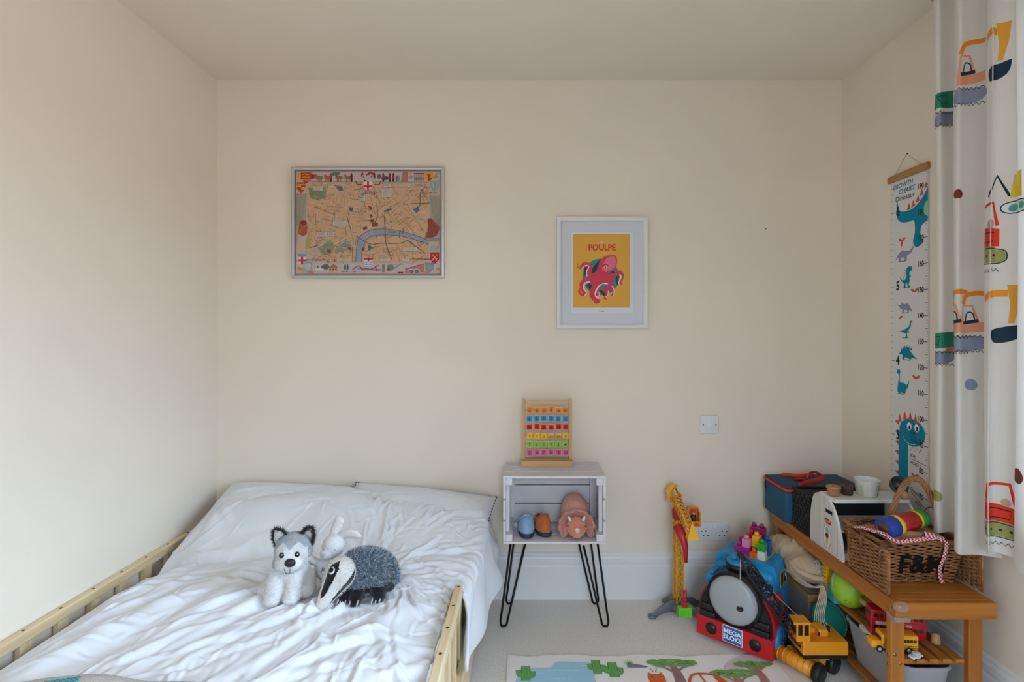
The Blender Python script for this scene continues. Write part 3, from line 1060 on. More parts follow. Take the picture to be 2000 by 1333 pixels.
# curtains and giants at both sides
for sx, xx in ((1, 100), (-1, 1632)):
    F.poly([(xx, 375), (xx + sx * 115, 375), (xx + sx * 105, 640), (xx + sx * 40, 640), (xx, 980)], '#a79c90', 5)
    for j in range(9):
        F.line([(xx + sx * (8 + j * 11), 385), (xx + sx * (6 + j * 9), 560), (xx + sx * (4 + j * 4), 700 + rnd.uniform(-20, 40))], 4, rnd.choice(['#857a6c', '#8f8a74', '#958a86']), 6, smooth=4)
F.poly([(140, 650), (205, 645), (222, 700), (215, 790), (175, 815), (120, 790), (130, 700)], '#a85a48', 8)
F.ell(178, 668, 34, 26, '#8c4038', 9); F.line([(128, 780), (200, 700)], 8, '#c47a5e', 9)
F.poly([(210, 830), (270, 840), (250, 920), (205, 970), (200, 900)], '#b39a58', 8)
F.poly([(1500, 630), (1560, 640), (1630, 720), (1610, 790), (1560, 830), (1470, 830), (1505, 760)], '#9a5248', 8)
for j in range(8): F.line([(1520 + j * 11, 660 + j * 6), (1480 + j * 17, 820)], 4, '#7d3e3c', 9)
F.ell(1528, 650, 30, 28, '#8b463e', 9)
F.rect(1515, 832, 1625, 872, '#8f8b86', 8); F.rect(1520, 905, 1625, 985, '#b9b4aa', 7)
for j in range(6): F.line([(1530 + j * 16, 975), (1545 + j * 15, 915)], 4, '#7c7f76', 8)
# top frieze
F.rect(100, 125, 1634, 236, '#bdb0ac', 5)
F.line([(240, 236), (1500, 238)], 5, '#8b7c70', 6)
for x in (345, 440, 560, 655):
    F.ell(x, 190, 42, 20, '#a5684a', 7); F.ell(x - 30, 172, 13, 16, '#9a5a3c', 7)
    for dx in (-24, -8, 12, 28): F.line([(x + dx, 205), (x + dx + rnd.uniform(-6, 6), 236)], 6, '#7a3f38', 7)
F.poly([(455, 150), (500, 130), (570, 132), (560, 160), (480, 172)], '#6f7a5c', 8)
for x, c_ in ((470, RED), (690, '#8c2f36'), (1028, '#a63642'), (1098, '#a82f3a'), (1135, '#a82f3a')):
    F.rect(x - 13, 160, x + 13, 200, c_, 8); F.rect(x - 11, 200, x + 11, 234, '#3c3c42', 8); F.ell(x, 152, 9, 11, '#3a3436', 8)
F.ell(1050, 195, 42, 22, '#58585c', 7); F.ell(985, 178, 24, 26, '#5d6a5a', 7)
F.rect(1160, 165, 1205, 232, '#8f93a0', 7); F.rect(1168, 175, 1180, 232, '#5c6478', 8)
F.poly([(1215, 236), (1235, 135), (1290, 130), (1290, 236)], '#b5705c', 7); F.line([(1235, 140), (1290, 140)], 8, '#6e7c62', 8)
F.ell(1325, 145, 18, 18, '#d9ac4a', 7); F.ell(1322, 185, 28, 18, '#9c92a8', 7)
F.rect(1352, 140, 1465, 152, '#a03440', 8)
for j in range(6): F.rect(1358 + j * 19, 155, 1364 + j * 19, 232, '#7d7580', 8)
F.rect(1358, 185, 1462, 215, '#94788a', 7)
# crest in the middle of the top edge
for j in range(26):
    a = rnd.uniform(0, 6.28)
    F.ell(868 + math.cos(a) * rnd.uniform(20, 120), 190 + math.sin(a) * rnd.uniform(10, 62), rnd.uniform(8, 18), rnd.uniform(6, 14), rnd.choice(['#a8343c', '#8f8880', '#c2b6b0', '#9c4048', '#77706a']), 8)
for x in (805, 868, 932):
    F.poly([(x - 16, 162), (x, 122), (x + 16, 162)], '#a5303a', 9)
F.line([(735, 225), (752, 262), (800, 262)], 12, '#a5404a', 9, smooth=4); F.line([(1000, 225), (985, 262), (935, 262)], 12, '#a5404a', 9, smooth=4)
F.poly([(818, 232), (912, 232), (912, 300), (865, 332), (818, 300)], '#d8cfc4', 10)
F.rect(855, 232, 876, 328, '#c22a34', 11); F.rect(818, 272, 912, 292, '#c22a34', 11)
for ch, a in zip('LONDON', (-62, -38, -13, 13, 38, 62)):
    r_ = math.radians(a)
    F.text(ch, 868 + 95 * math.sin(r_), 430 - 95 * math.cos(r_) + 12, 38, '#5e3848', 11, rot=-r_, bold=.015)
# shields in the corners
def shield(x0_, y0_, x1_, y1_, c, L=10):
    xm_ = (x0_ + x1_) / 2
    F.poly([(x0_, y0_), (x1_, y0_), (x1_, y0_ + .6 * (y1_ - y0_)), (xm_ + .3 * (x1_ - xm_), y0_ + .9 * (y1_ - y0_)), (xm_, y1_), (xm_ - .3 * (x1_ - xm_), y0_ + .9 * (y1_ - y0_)), (x0_, y0_ + .6 * (y1_ - y0_))], c, L)
shield(150, 135, 262, 255, '#b8402c'); shield(108, 240, 200, 355, '#b6452e')
for yy in (150, 180, 210): F.line([(165, yy + 8), (190, yy), (215, yy + 9), (250, yy)], 10, '#d69a34', 11)
F.rect(262, 155, 298, 200, '#9a2f30', 10)
F.rect(154, 292, 200, 320, '#d8a24a', 11); F.line([(115, 262), (195, 262)], 8, '#dca84c', 11); F.rect(108, 278, 152, 290, '#d8c0a0', 11)
F.rect(108, 140, 148, 232, '#c9a468', 7)
shield(1470, 135, 1560, 245, '#d6a035'); F.line([(1500, 155), (1530, 165), (1505, 190), (1535, 205), (1505, 222)], 14, '#b03226', 11, smooth=4); F.line([(1497, 160), (1545, 200)], 7, '#b03226', 11)
F.ell(1585, 180, 26, 20, '#cf7a3a', 7); F.ell(1600, 150, 20, 15, '#8fa4b0', 7); F.ell(1612, 205, 18, 14, '#d3ab55', 7)
shield(1528, 222, 1622, 345, '#7fa6bd'); F.line([(1555, 250), (1572, 325)], 6, '#d8c39a', 11); F.line([(1600, 250), (1575, 325)], 6, '#c09a56', 11); F.line([(1580, 250), (1574, 320)], 10, '#a48a4e', 11)
shield(1528, 985, 1624, 1112, '#bd2f42'); F.line([(1550, 1010), (1602, 1075)], 5, '#e0d0b4', 11); F.line([(1602, 1010), (1550, 1075)], 5, '#e0d0b4', 11)
for a, b in ((1556, 1052), (1596, 1052)): F.line([(a - 10, b + 10), (a + 10, b - 2)], 5, '#d8b870', 12)
# bottom frieze
F.rect(100, 1108, 1634, 1216, '#bfb4b4', 5)
F.rect(112, 1003, 210, 1115, '#d8d0c8', 8); F.rect(118, 1003, 208, 1035, '#7d95b4', 9); F.rect(152, 1035, 176, 1115, '#c2333c', 9); F.rect(116, 1062, 212, 1082, '#c2333c', 9)
shield(178, 1088, 270, 1212, '#7fa3c0'); shield(190, 1104, 258, 1188, '#c2b8a8', 11)
F.ell(145, 1165, 34, 20, '#cf8148', 8, rot=.5); F.ell(262, 1198, 26, 14, '#cc7c48', 8); F.ell(160, 1195, 30, 12, '#d0b064', 8, rot=.6)
for x in (330, 375): F.ell(x, 1165, 26, 16, '#d8d4d0', 7); F.rect(x - 8, 1130, x + 8, 1158, '#54607a', 8)
F.ell(415, 1140, 40, 30, '#5f6e66', 7); F.ell(440, 1088, 18, 10, '#66788c', 7)
F.poly([(440, 1150), (500, 1105), (550, 1150)], '#a8705c', 8); F.rect(442, 1150, 548, 1210, '#cda98c', 7)
for x in (455, 485, 515): F.rect(x, 1158, x + 18, 1180, '#8f4a40', 9)
F.rect(506, 1060, 518, 1090, '#a04038', 8)
for x in (622, 648): F.ell(x, 1145, 11, 32, '#5c6a58', 7)
for x in (600, 640, 720): F.ell(x, 1190, 22, 10, '#9a8f92', 7)
F.line([(700, 1165), (770, 1130), (800, 1165), (850, 1160), (900, 1170), (960, 1130), (985, 1128)], 14, '#a46474', 8, smooth=5)
for j in range(14): F.line([(760 + j * 15, 1150 + rnd.uniform(-12, 12)), (770 + j * 15, 1180)], 5, '#8e3c4c', 9)
F.rect(826, 1040, 916, 1145, '#d5cdc8', 10); F.rect(826, 1048, 916, 1066, '#b23440', 11); F.rect(862, 1040, 880, 1080, '#a82c38', 11)
for yy in (1090, 1112, 1132): F.line([(828, yy), (850, yy + 8), (872, yy - 2), (894, yy + 8), (914, yy)], 9, '#7f9cac', 11)
F.rect(935, 1165, 1000, 1185, '#a8303c', 9)
for x in (945, 968, 990): F.ell(x, 1176, 6, 6, '#d8cfc8', 10)
F.rect(1015, 1115, 1045, 1200, '#8a8478', 7); F.rect(1018, 1120, 1042, 1150, '#a86a54', 8)
F.ell(1105, 1148, 38, 34, '#7a8472', 7); F.rect(1066, 1158, 1100, 1182, '#a5423c', 8); F.rect(1066, 1115, 1250, 1122, '#a89c90', 6)
F.line([(1140, 1160), (1220, 1105)], 12, '#94879a', 7); F.poly([(1190, 1205), (1212, 1130), (1240, 1205)], '#c4b890', 8); F.rect(1180, 1195, 1240, 1208, '#8e3444', 9)
F.poly([(1265, 1170), (1465, 1112), (1462, 1200), (1255, 1206)], '#c4786a', 7); F.line([(1260, 1165), (1460, 1108)], 9, '#7e6a5c', 8)
for x in (1330, 1385): F.ell(x, 1185, 34, 26, '#b9b4b4', 8); F.ell(x, 1190, 22, 20, '#77747a', 9)
shield(1475, 1100, 1565, 1210, '#7a95ae'); F.ell(1522, 1150, 30, 30, '#8f9a80', 11)
for x, y in ((1487, 1105), (1550, 1104)): F.ell(x, y, 12, 12, '#bd3a44', 11); F.ell(x, y, 5, 5, '#e0d4b4', 12)
for x, y in ((1488, 1195), (1612, 1165)): F.ell(x, y, 18, 18, '#cf8658', 8)
for tx, x, y, sz, c_ in (('SCOTLAND', 1430, 270, 22, '#6b3c54'), ('AND', 1500, 298, 18, '#6b4a58'), ('IRELAND', 1560, 352, 22, '#6b3c54'), ('ENGLAND', 160, 368, 22, '#6b3c54'), ('CITY OF LONDON', 300, 1068, 24, '#86484e'), ('CITY OF WESTMINSTER', 1440, 1062, 22, '#6e4452'), ('THAMES', 1120, 772, 24, '#4b586c')):
    F.text(tx, x, y, sz, c_, 11, bold=.01)
F.line([(96, 122), (1636, 122), (1636, 1218), (96, 1218)], 4, '#9c5a58', 12, closed=True)
cl = clip_rect(0, 0, (1640 - 92) * k, (1222 - 118) * k)
ox, oz = mx0 + .0165 - pic.location.x, mz0 + .0165 - pic.location.z
yl = ys - pic.location.y
F.build('map_print', pic, lambda u, v, h: (ox + u, yl - .0003 - h, oz + v), step=.00012, clip=cl)
MB().box((-.7675, YB - .006, 2.0785), (-.7625, YB, 2.082)).build('nail', M_SCREW, pic)
MB().box((-.7575, YB - .006, 2.0785), (-.7525, YB, 2.082)).build('nail', M_SCREW, pic)

# ---- octopus poster
qx0, qx1, qz0, qz1 = .145, .578, 1.303, 1.838
pic2, yb = picture('framed_octopus_poster', 'white framed yellow poster of a red octopus on the back wall', qx0, qx1, qz0, qz1, .020, .026, mat('white_frame', '#e6e4e2', .4))
k = (qx1 - qx0) / (1040 - 100)
MB().box((qx0 + .0205, yb - .012, qz0 + .0205), (qx1 - .0205, yb - .001, qz1 - .0205)).build('mount_board', mat('grey_white_mount', '#d3d6dc', .7), pic2)
ox, oz, yl = qx0 - pic2.location.x, qz0 - pic2.location.z, yb - .012 - pic2.location.y
P = Flat(k, 100, 1242, True)
P.rect(243, 226, 898, 1094, '#b9bcc4', 1); P.rect(246, 229, 895, 1091, '#dcdfe6', 2)
P.rect(270, 257, 862, 1026, '#e3ab4c', 3)
P.text('le', 566, 338, 42, '#ece0c0', 4, shear=.25)
P.text('POULPE', 570, 400, 88, '#c8374a', 4, bold=.028, sx=.92)
TEAL, SHD, RED_, LIGHT, SUCK, ORG = '#3f8f8d', '#3a4a50', '#d8455e', '#e27b92', '#f0dcd4', '#dc5a44'
P.ell(560, 705, 192, 190, TEAL, 4, n=40)
for p_, a, b in (([(575, 540), (520, 590), (480, 640), (470, 700)], 60, 30), ([(400, 600), (395, 660), (420, 700)], 40, 25), ([(735, 690), (725, 740), (740, 790)], 34, 24), ([(600, 760), (640, 770)], 40, 30), ([(420, 780), (470, 830)], 36, 60), ([(560, 840), (600, 900)], 40, 30), ([(640, 660), (700, 655)], 34, 20)):
    P.line(p_, a, SHD, 5, 6, w1=b)
def arm(pts, w0, w1, suck=None, orange=None):
    if orange: P.line(orange[0], orange[1], ORG, 6, 8, w1=orange[2])
    P.line(pts, w0, RED_, 7, 8, w1=w1)
    if suck: P.line(suck[0], suck[1], SUCK, 8, 8, w1=suck[2])
arm([(520, 690), (470, 690), (440, 660), (450, 600), (430, 572), (385, 578), (352, 605)], 60, 18, ([(412, 700), (408, 650), (432, 598), (400, 585), (360, 612)], 14, 8), ([(440, 580), (390, 555), (345, 590), (340, 618), (318, 600), (310, 560)], 16, 8))
arm([(520, 720), (440, 730), (375, 760), (362, 820), (385, 870), (360, 890), (330, 850)], 70, 16, ([(450, 752), (392, 772), (376, 820), (408, 870), (388, 900)], 16, 10), ([(385, 735), (345, 770), (345, 820), (325, 850), (345, 890), (380, 905)], 18, 10))
arm([(540, 740), (500, 820), (470, 880), (490, 930), (530, 950), (520, 972), (485, 968)], 90, 16, ([(572, 770), (530, 810), (500, 870), (510, 915), (540, 930)], 16, 12), ([(455, 860), (452, 910), (500, 955), (540, 962), (510, 980)], 14, 9))
arm([(590, 710), (650, 740), (650, 810), (610, 845), (580, 830), (600, 815)], 80, 16, ([(560, 772), (600, 772), (630, 778)], 18, 14))
arm([(600, 690), (680, 700), (740, 660), (780, 680), (775, 730), (750, 770), (785, 775)], 50, 14, ([(755, 680), (768, 710), (745, 760), (752, 790)], 16, 9), ([(700, 650), (765, 645), (795, 690), (770, 740)], 9, 6))
arm([(640, 770), (680, 820), (690, 870), (665, 905)], 40, 12, ([(672, 800), (694, 840), (690, 900)], 9, 6))
arm([(620, 840), (620, 890), (592, 925), (625, 938)], 26, 9, ([(636, 850), (630, 895), (604, 915)], 9, 6))
P.ell(522, 888, 24, 26, SUCK, 8); P.ell(520, 886, 18, 20, RED_, 9)
P.poly(spline([(520, 620), (560, 520), (640, 482), (705, 482), (726, 530), (715, 600), (660, 660), (620, 690), (650, 740), (560, 780), (470, 790), (440, 740), (500, 690)], 6, True), RED_, 8)
P.line([(560, 545), (600, 495), (690, 480), (724, 520), (712, 600)], 14, ORG, 9, 8, w1=10)
P.poly(spline([(572, 590), (620, 510), (690, 492), (714, 530), (704, 590), (655, 640), (600, 655), (570, 620)], 6, True), LIGHT, 9)
P.line([(568, 600), (600, 572), (640, 590)], 16, '#c63c56', 10, 6, w1=10)
P.ell(606, 604, 15, 12, '#f2dfd8', 11); P.ell(604, 604, 8, 9, '#3a2a34', 12)
P.line([(580, 625), (605, 660), (640, 640)], 6, '#c63c56', 10, 6)
P.line([(540, 1058), (560, 1062), (590, 1066)], 8, '#b05a60', 4, 4)
P.build('poster_print', pic2, lambda u, v, h: (ox + u, yl - .0003 - h, oz + v), step=.00012)
mk = MB().cyl((1.155, YB - .002, 1.785), (1.155, YB, 1.785), .003, 8).build('wall_nail', M_SCREW)
rebase(mk, (1.155, YB - .001, 1.782)); tag(mk, 'tiny dark nail left in the back wall right of the poster', 'nail')

# ---- light switch and double socket
M_WP = mat('white_switch_plastic', '#e2e3e6', .3)
sw = thing('light_switch', 'white square light switch on the back wall', 'light switch', (.880, YB, .838))
MB().box((.836, YB - .009, .795), (.924, YB - .0005, .882), .004, seg=3).build('plate', M_WP, sw)
MB().box((.868, YB - .0135, .824), (.890, YB - .009, .853), .002, M=None).build('rocker', mat('white_rocker', '#eeeeef', .25), sw)
for x in (.850, .911): MB().cyl((x, YB - .0102, .838), (x, YB - .0088, .838), .003, 10).build('screw', M_SCREW, sw)
sk = thing('double_socket', 'white double plug socket above the skirting board', 'socket', (.901, YB, .323))
MB().box((.829, YB - .010, .278), (.975, YB - .0005, .368), .004, seg=3).build('plate', M_WP, sk)
for x in (.886, .906): MB().box((x - .008, YB - .0145, .336), (x + .008, YB - .0101, .358), .002).build('switch_rocker', MATS['white_rocker'], sk)
M_HOLE = mat('socket_hole', '#121212', .8)
for x in (.862, .940):
    MB().box((x - .0022 + (.0 if x < .9 else 0), YB - .0104, .322), (x + .0022, YB - .0096, .330), 0).build('earth_pin_hole', M_HOLE, sk)
    for dx in (-.011, .011): MB().box((x + dx - .0035, YB - .0104, .303), (x + dx + .0035, YB - .0096, .307), 0).build('pin_hole', M_HOLE, sk)
for x in (.842, .962): MB().cyl((x, YB - .0108, .324), (x, YB - .0098, .324), .0028, 10).build('screw', M_SCREW, sk)
# ================================================================ soft toys on the bed
WHT, GRYP, BLKP = plush('#e6e4e2', .03), plush('#a9adb2', .12), plush('#15161a', .1)
hx, hy = -.765, 1.672
husky = thing('plush_husky', 'white and grey plush husky sitting on the duvet', 'soft toy', (hx, hy, bed_h(hx, hy) - .004), math.radians(7))
body = blob([('s', (-.004, .045, .058), (.066, .054, .062)), ('s', (.004, .02, .092), (.052, .044, .046)),
             ('c', (-.036, -.020, .024), (-.030, .005, .085), .0275, .027), ('c', (.020, -.020, .022), (.022, .005, .085), .0255, .026),
             ('s', (-.036, -.030, .022), (.026, .030, .022)), ('s', (.019, -.030, .020), (.024, .028, .020)),
             ('c', (-.072, .015, .024), (-.05, .05, .045), .026, .034), ('c', (.052, .015, .024), (.04, .05, .045), .026, .034)], .004, 5)
hb = skin('body', body, [WHT, GRYP], husky, lambda c, n: 1 if (c.y > .062 or (c.z > .10 and c.y > .03)) else 0)
fur('body_pile', hb, 9000, .0055, .0007, [WHT], husky, keep=lambda c, n: c.y < .05, seed=3)
hz = .158
head = blob([('s', (.016, .006, hz + .002), (.058, .050, .056)), ('s', (.020, -.028, hz - .022), (.037, .026, .030)), ('s', (.008, -.008, hz - .030), (.051, .038, .034))], .0035, 7)
def facemask(c, n):
    x = c.x - .018
    brow = hz + .018 + .020 * math.exp(-((abs(x) - .022) / .014) ** 2) - .004
    return 1 if (c.z > brow + .004 or c.y > .016 or abs(x) > .0475) else 0
hh = skin('head', head, [WHT, GRYP], husky, facemask)
fur('head_pile', hh, 5000, .0045, .0006, [WHT], hh, keep=lambda c, n: facemask(c, n) == 0 and c.y > -.04, seed=4)
fur('grey_pile', hh, 4000, .0045, .0006, [GRYP, plush('#8e949a')], hh, keep=lambda c, n: facemask(c, n) == 1, seed=5)
for sx, tip in ((-1, (-.042, .006, hz + .070)), (1, (.072, .004, hz + .072))):
    A = Vector((.016 + sx * .020, .006, hz + .048)); B = Vector((.016 + sx * .052, .008, hz + .012)); Tp = Vector(tip)
    mid = Vector((.016 + sx * .050, .004, hz + .050))
    vs = [A, Tp, B, (A + Tp + B) / 3 + Vector((0, .012, 0))]
    ear = MB().add([A, A.lerp(Tp, .5) + Vector((sx * -.004, 0, .006)), Tp, Tp.lerp(B, .5) + Vector((sx * .008, 0, 0)), B, (A + B + Tp) / 3 + Vector((0, .013, 0))], [(0, 1, 5), (1, 2, 5), (2, 3, 5), (3, 4, 5), (4, 0, 5)], 0, True).build('ear', WHT, hh, local=True)
    so = ear.modifiers.new('t', 'SOLIDIFY'); so.thickness = .006; so.offset = 1
    rim = MB()
    rim.tube(spline([A, A.lerp(Tp, .5) + Vector((sx * -.004, 0, .006)), Tp, Tp.lerp(B, .5) + Vector((sx * .008, 0, 0)), B], 6), .0042, 6)
    ro = rim.build('ear_trim', BLKP, hh, local=True)
    fo = fur('ear_fringe', ro, 900, .010, .0007, [BLKP], hh, seed=6 + sx)
for ex in (-.006, .040):
    e = MB().ell((ex, -.040 if ex > 0 else -.041, hz + .0045), (.0082, .005, .0088), 0, 14, 10).build('eye', plastic('#17171b', .12), hh, local=True)
    MB().ell((ex + .0025, -.0455, hz + .0075), (.0017, .001, .0019), 0, 8, 6).build('eye_glint', mat('white_dot', '#f4f4f4', .4), e, local=True)
MB().ell((.024, -.056, hz - .014), (.0168, .010, .0132), 0, 18, 12).build('nose', mat('navy_nose', '#171a24', .5), hh, local=True)
MB().tube(spline([(.004, -.0495, hz - .034), (.010, -.054, hz - .044), (.018, -.0565, hz - .0475), (.0235, -.0575, hz - .046), (.0245, -.0585, hz - .030)], 5), .0008, 5).build('mouth_stitch', BLKP, hh, local=True)

bx_, by_ = -.672, 1.800
bun = thing('plush_bunny', 'cream plush bunny with one flopped ear behind the badger', 'soft toy', (bx_, by_, bed_h(bx_, by_) - .002))
CRM = plush('#e4e0de', .03)
bm_ = blob([('s', (-.015, .0, .045), (.045, .042, .05)), ('c', (-.035, -.02, .075), (-.066, -.035, .098), .013, .015), ('c', (.02, -.01, .06), (.05, -.03, .03), .014, .014)], .004, 6)
skin('body', bm_, CRM, bun)
MB().ell((-.034, -.065, .024), (.024, .017, .026), 0, 18, 12).build('foot', plush('#d9cdc4', .03), bun, local=True)
bh = skin('head', blob([('s', (.010, -.012, .132), (.039, .037, .039)), ('s', (-.004, -.036, .115), (.024, .018, .020))], .0035, 7), CRM, bun)
MB().tube(spline([(.000, .0, .152), (.012, .006, .185), (.024, .008, .212), (.034, .008, .222)], 6), [.011, .0125, .014, .015, .016, .0165, .017, .017, .0172, .0172, .017, .0168, .0165, .016, .0145, .0125, .010, .007, .003][:19], 12, flat=.55).build('ear', CRM, bh, local=True)
MB().tube(spline([(.020, .0, .150), (.045, -.004, .168), (.078, -.010, .172), (.105, -.012, .160)], 6), [.010, .0115, .013, .0138, .0145, .015, .0152, .0155, .0158, .016, .016, .0158, .0155, .015, .0138, .0122, .010, .007, .003], 12, flat=.55).build('ear', CRM, bh, local=True)
for ex in (-.012, .026): MB().ell((ex, -.044 if ex > 0 else -.0445, .132), (.0022, .0016, .0026), 0, 8, 6).build('eye', plastic('#55504e', .3), bh, local=True)
MB().ell((-.006, -.0545, .120), (.0035, .002, .0025), 0, 8, 6).build('nose', plush('#cdbdb8'), bh, local=True)
Fj = Flat(); Fj.text('Jo', 0, 0, .022, '#3a3f4c', 1, shear=.25)
Fj.build('embroidery', bun, lambda u, v, h: (-.012 + u, -.0425 - h + .004 * abs(u) * 10, .066 + v))

bgx, bgy = -.545, 1.715
bad = thing('plush_badger', 'grey backed plush badger with black and white striped face', 'soft toy', (bgx, bgy, bed_h(bgx, bgy) - .003), math.radians(4))
STEEL = [plush('#5f7486'), plush('#3d4d5c'), plush('#9fb2c0'), plush('#dde5ea')]
def bpick(c, n):
    return 1 if c.z < .052 else 0
body = blob([('s', (.022, .012, .086), (.090, .058, .062), (0, .15, 0)), ('s', (.04, .02, .052), (.07, .05, .046)), ('s', (-.045, -.012, .068), (.04, .04, .045)),
             ('c', (-.040, -.052, .018), (-.028, -.02, .06), .019, .026), ('c', (-.004, -.062, .018), (.004, -.025, .06), .020, .027),
             ('c', (.066, -.048, .020), (.06, -.01, .05), .021, .032), ('c', (.085, .03, .02), (.07, .03, .05), .021, .03)], .004, 5)
bb = skin('body', body, [STEEL[0], BLKP], bad, bpick)
fur('back_fur', bb, 16000, .013, .0009, STEEL, bad, keep=lambda c, n: c.z > .050 and n.z > -.35, lean=(.35, .1, -.1), seed=9, jit=.4)
fur('leg_pile', bb, 3500, .005, .0006, [BLKP], bad, keep=lambda c, n: c.z < .054, seed=10)
MB().tube([(.100, .0, .10), (.116, -.012, .088), (.120, -.02, .062), (.116, -.022, .045)], [.014, .017, .016, .006], 10, flat=.5).build('tail', STEEL[0], bad, local=True)
fur('tail_fur', bad.children[-1], 1200, .010, .0007, STEEL, bad, seed=12)
# head: a wedge pointing down to the left, striped black and white lengthways
B0, B1 = Vector((-.052, -.046, .100)), Vector((-.097, -.092, .022))
ax = (B1 - B0)
pr = []
for i in range(9):
    tt = i / 8
    pr.append(('s', tuple(B0 + ax * tt), [.048 - .029 * tt ** .9] * 3))
hm = blob(pr, .0028, 5)
axn = ax.normalized()
upv = (Vector((.25, -.75, .62)) - axn * Vector((.25, -.75, .62)).dot(axn)).normalized()      # the face side
sdv = axn.cross(upv).normalized()
def stripes(c, n):
    q = c - B0
    tt = q.dot(axn) / ax.length
    a = math.degrees(math.atan2(q.dot(sdv), q.dot(upv)))
    if -.30 < tt < .86:
        hw = 17 * (1 - .25 * abs(tt - .3)) * min(1, (tt + .32) / .25) * min(1, (.9 - tt) / .2)
        if abs(a - 26) < hw * 1.25 or abs(a + 62) < hw * .8:
            return 1
    return 0
bh2 = skin('head', hm, [plush('#ddd8d2', .03), BLKP], bad, stripes)
fur('cheek_fur', bh2, 2500, .007, .0007, [plush('#ddd8d2', .03)], bh2, keep=lambda c, n: stripes(c, n) == 0 and (c - B0).dot(axn) / ax.length < .55, seed=14)
MB().ell(tuple(B1 + axn * .0155 + upv * .002), (.0085, .007, .0075), 0, 14, 10).build('nose', plush('#8a807c'), bh2, local=True)
def on_head(tt, a, lift):
    r = .048 - .029 * tt ** .9 if tt > 0 else .048
    a = math.radians(a)
    d = upv * math.cos(a) + sdv * math.sin(a)
    return B0 + ax * tt + d * (r + lift), d
sgn = 1 if sdv.x > 0 else -1
for tt, a, r in ((.05, 30, .0085), (.66, 26, .0050)):
    p, d = on_head(tt, a, -.004)
    if tt < .3:
        MB().ell(tuple(p), (.0115, .0115, .0115), 0, 14, 10).build('eye_ring', plush('#ddd8d2', .03), bh2, local=True)
        MB().ell(tuple(p + d * .0045), (.0088, .0088, .0088), 0, 14, 10).build('ear_spot', BLKP, bh2, local=True)
    else:
        MB().ell(tuple(p + d * .001), (.0045, .0045, .0045), 0, 12, 8).build('eye', plastic('#1c1512', .1), bh2, local=True)
for (cx, cy), n_ in (((-.042, -.066), 4), ((-.002, -.078), 2), ((.064, -.064), 3)):
    for k_ in range(n_):
        x = cx - .012 + k_ * .024 / max(1, n_ - 1)
        MB().tube([(x, cy + .004, .024), (x - .002, cy - .006, .016), (x - .003, cy - .009, .008)], [.0028, .0026, .001], 7).build('claw', plush('#b9b4bc'), bad, local=True)

# ================================================================ play mat on the carpet
rug = thing('play_mat', 'pale printed play mat with pond, cacti and trees on the carpet', 'rug', (.447, 1.5, 0))
n = 60
vs = []
for i in range(n + 1):
    x = -.075 + 1.045 * i / n
    for y in (.90, 2.068 - .006 * math.sin(i * .35)):
        vs.append((x, y, .006 + .0012 * math.sin(i * .9 + y * 3)))
r_ = MB().add(vs, [(2 * i, 2 * i + 2, 2 * i + 3, 2 * i + 1) for i in range(n)], 0, False).build('mat_cloth', mat('mat_cloth', '#faf4f2', .85, var=.015, vscale=6), rug)
so = r_.modifiers.new('t', 'SOLIDIFY'); so.thickness = .005; so.offset = -1
R = Flat()
rnd = random.Random(2)
R.poly(spline([(-.035, 1.935), (.02, 1.985), (.09, 1.99), (.115, 2.022), (.19, 2.022), (.262, 2.018), (.268, 1.985), (.285, 1.965), (.25, 1.945), (.25, 1.80), (.10, 1.74), (-.03, 1.80)], 6, True), '#a9d9ee', 1)
for x, y in ((.0, 1.955), (.08, 1.972), (.14, 1.972), (.20, 2.0), (.10, 1.925)):
    R.line([(x + j * .012, y + (.004 if j % 2 else -.002)) for j in range(6)], .003, '#d6ebf2', 2)
def cactus(x, y, s):
    G, G2 = '#74b266', '#4f9450'
    for w_, c_, L_ in ((.030, G2, 2), (.024, G, 3)):
        R.line([(x, y), (x, y + .072 * s)], w_ * s, c_, L_)
        R.line([(x, y + .025 * s), (x - .020 * s, y + .028 * s), (x - .024 * s, y + .052 * s)], w_ * .6 * s, c_, L_, 5)
        R.line([(x, y + .020 * s), (x + .020 * s, y + .022 * s), (x + .024 * s, y + .046 * s)], w_ * .6 * s, c_, L_, 5)
    for j in range(6):
        R.line([(x - .004, y + .01 + j * .01 * s), (x - .004, y + .014 + j * .01 * s)], .002, '#2f6a34', 4)
        R.line([(x + .005, y + .006 + j * .01 * s), (x + .005, y + .010 + j * .01 * s)], .002, '#2f6a34', 4)
cactus(-.004, 1.915, 1.15); cactus(.266, 1.955, 1.1); cactus(.327, 1.935, 1.2)
R.poly(spline([(.385, 1.992), (.40, 2.010), (.43, 2.008), (.46, 1.996), (.45, 1.990)], 5, True), '#8d8894', 2)
for a in range(7): R.line([(.395, 2.005), (.395 + .022 * math.cos(.5 + a * .42), 2.008 + .030 * math.sin(.5 + a * .42))], .004, '#5c9552', 3, w1=.001)
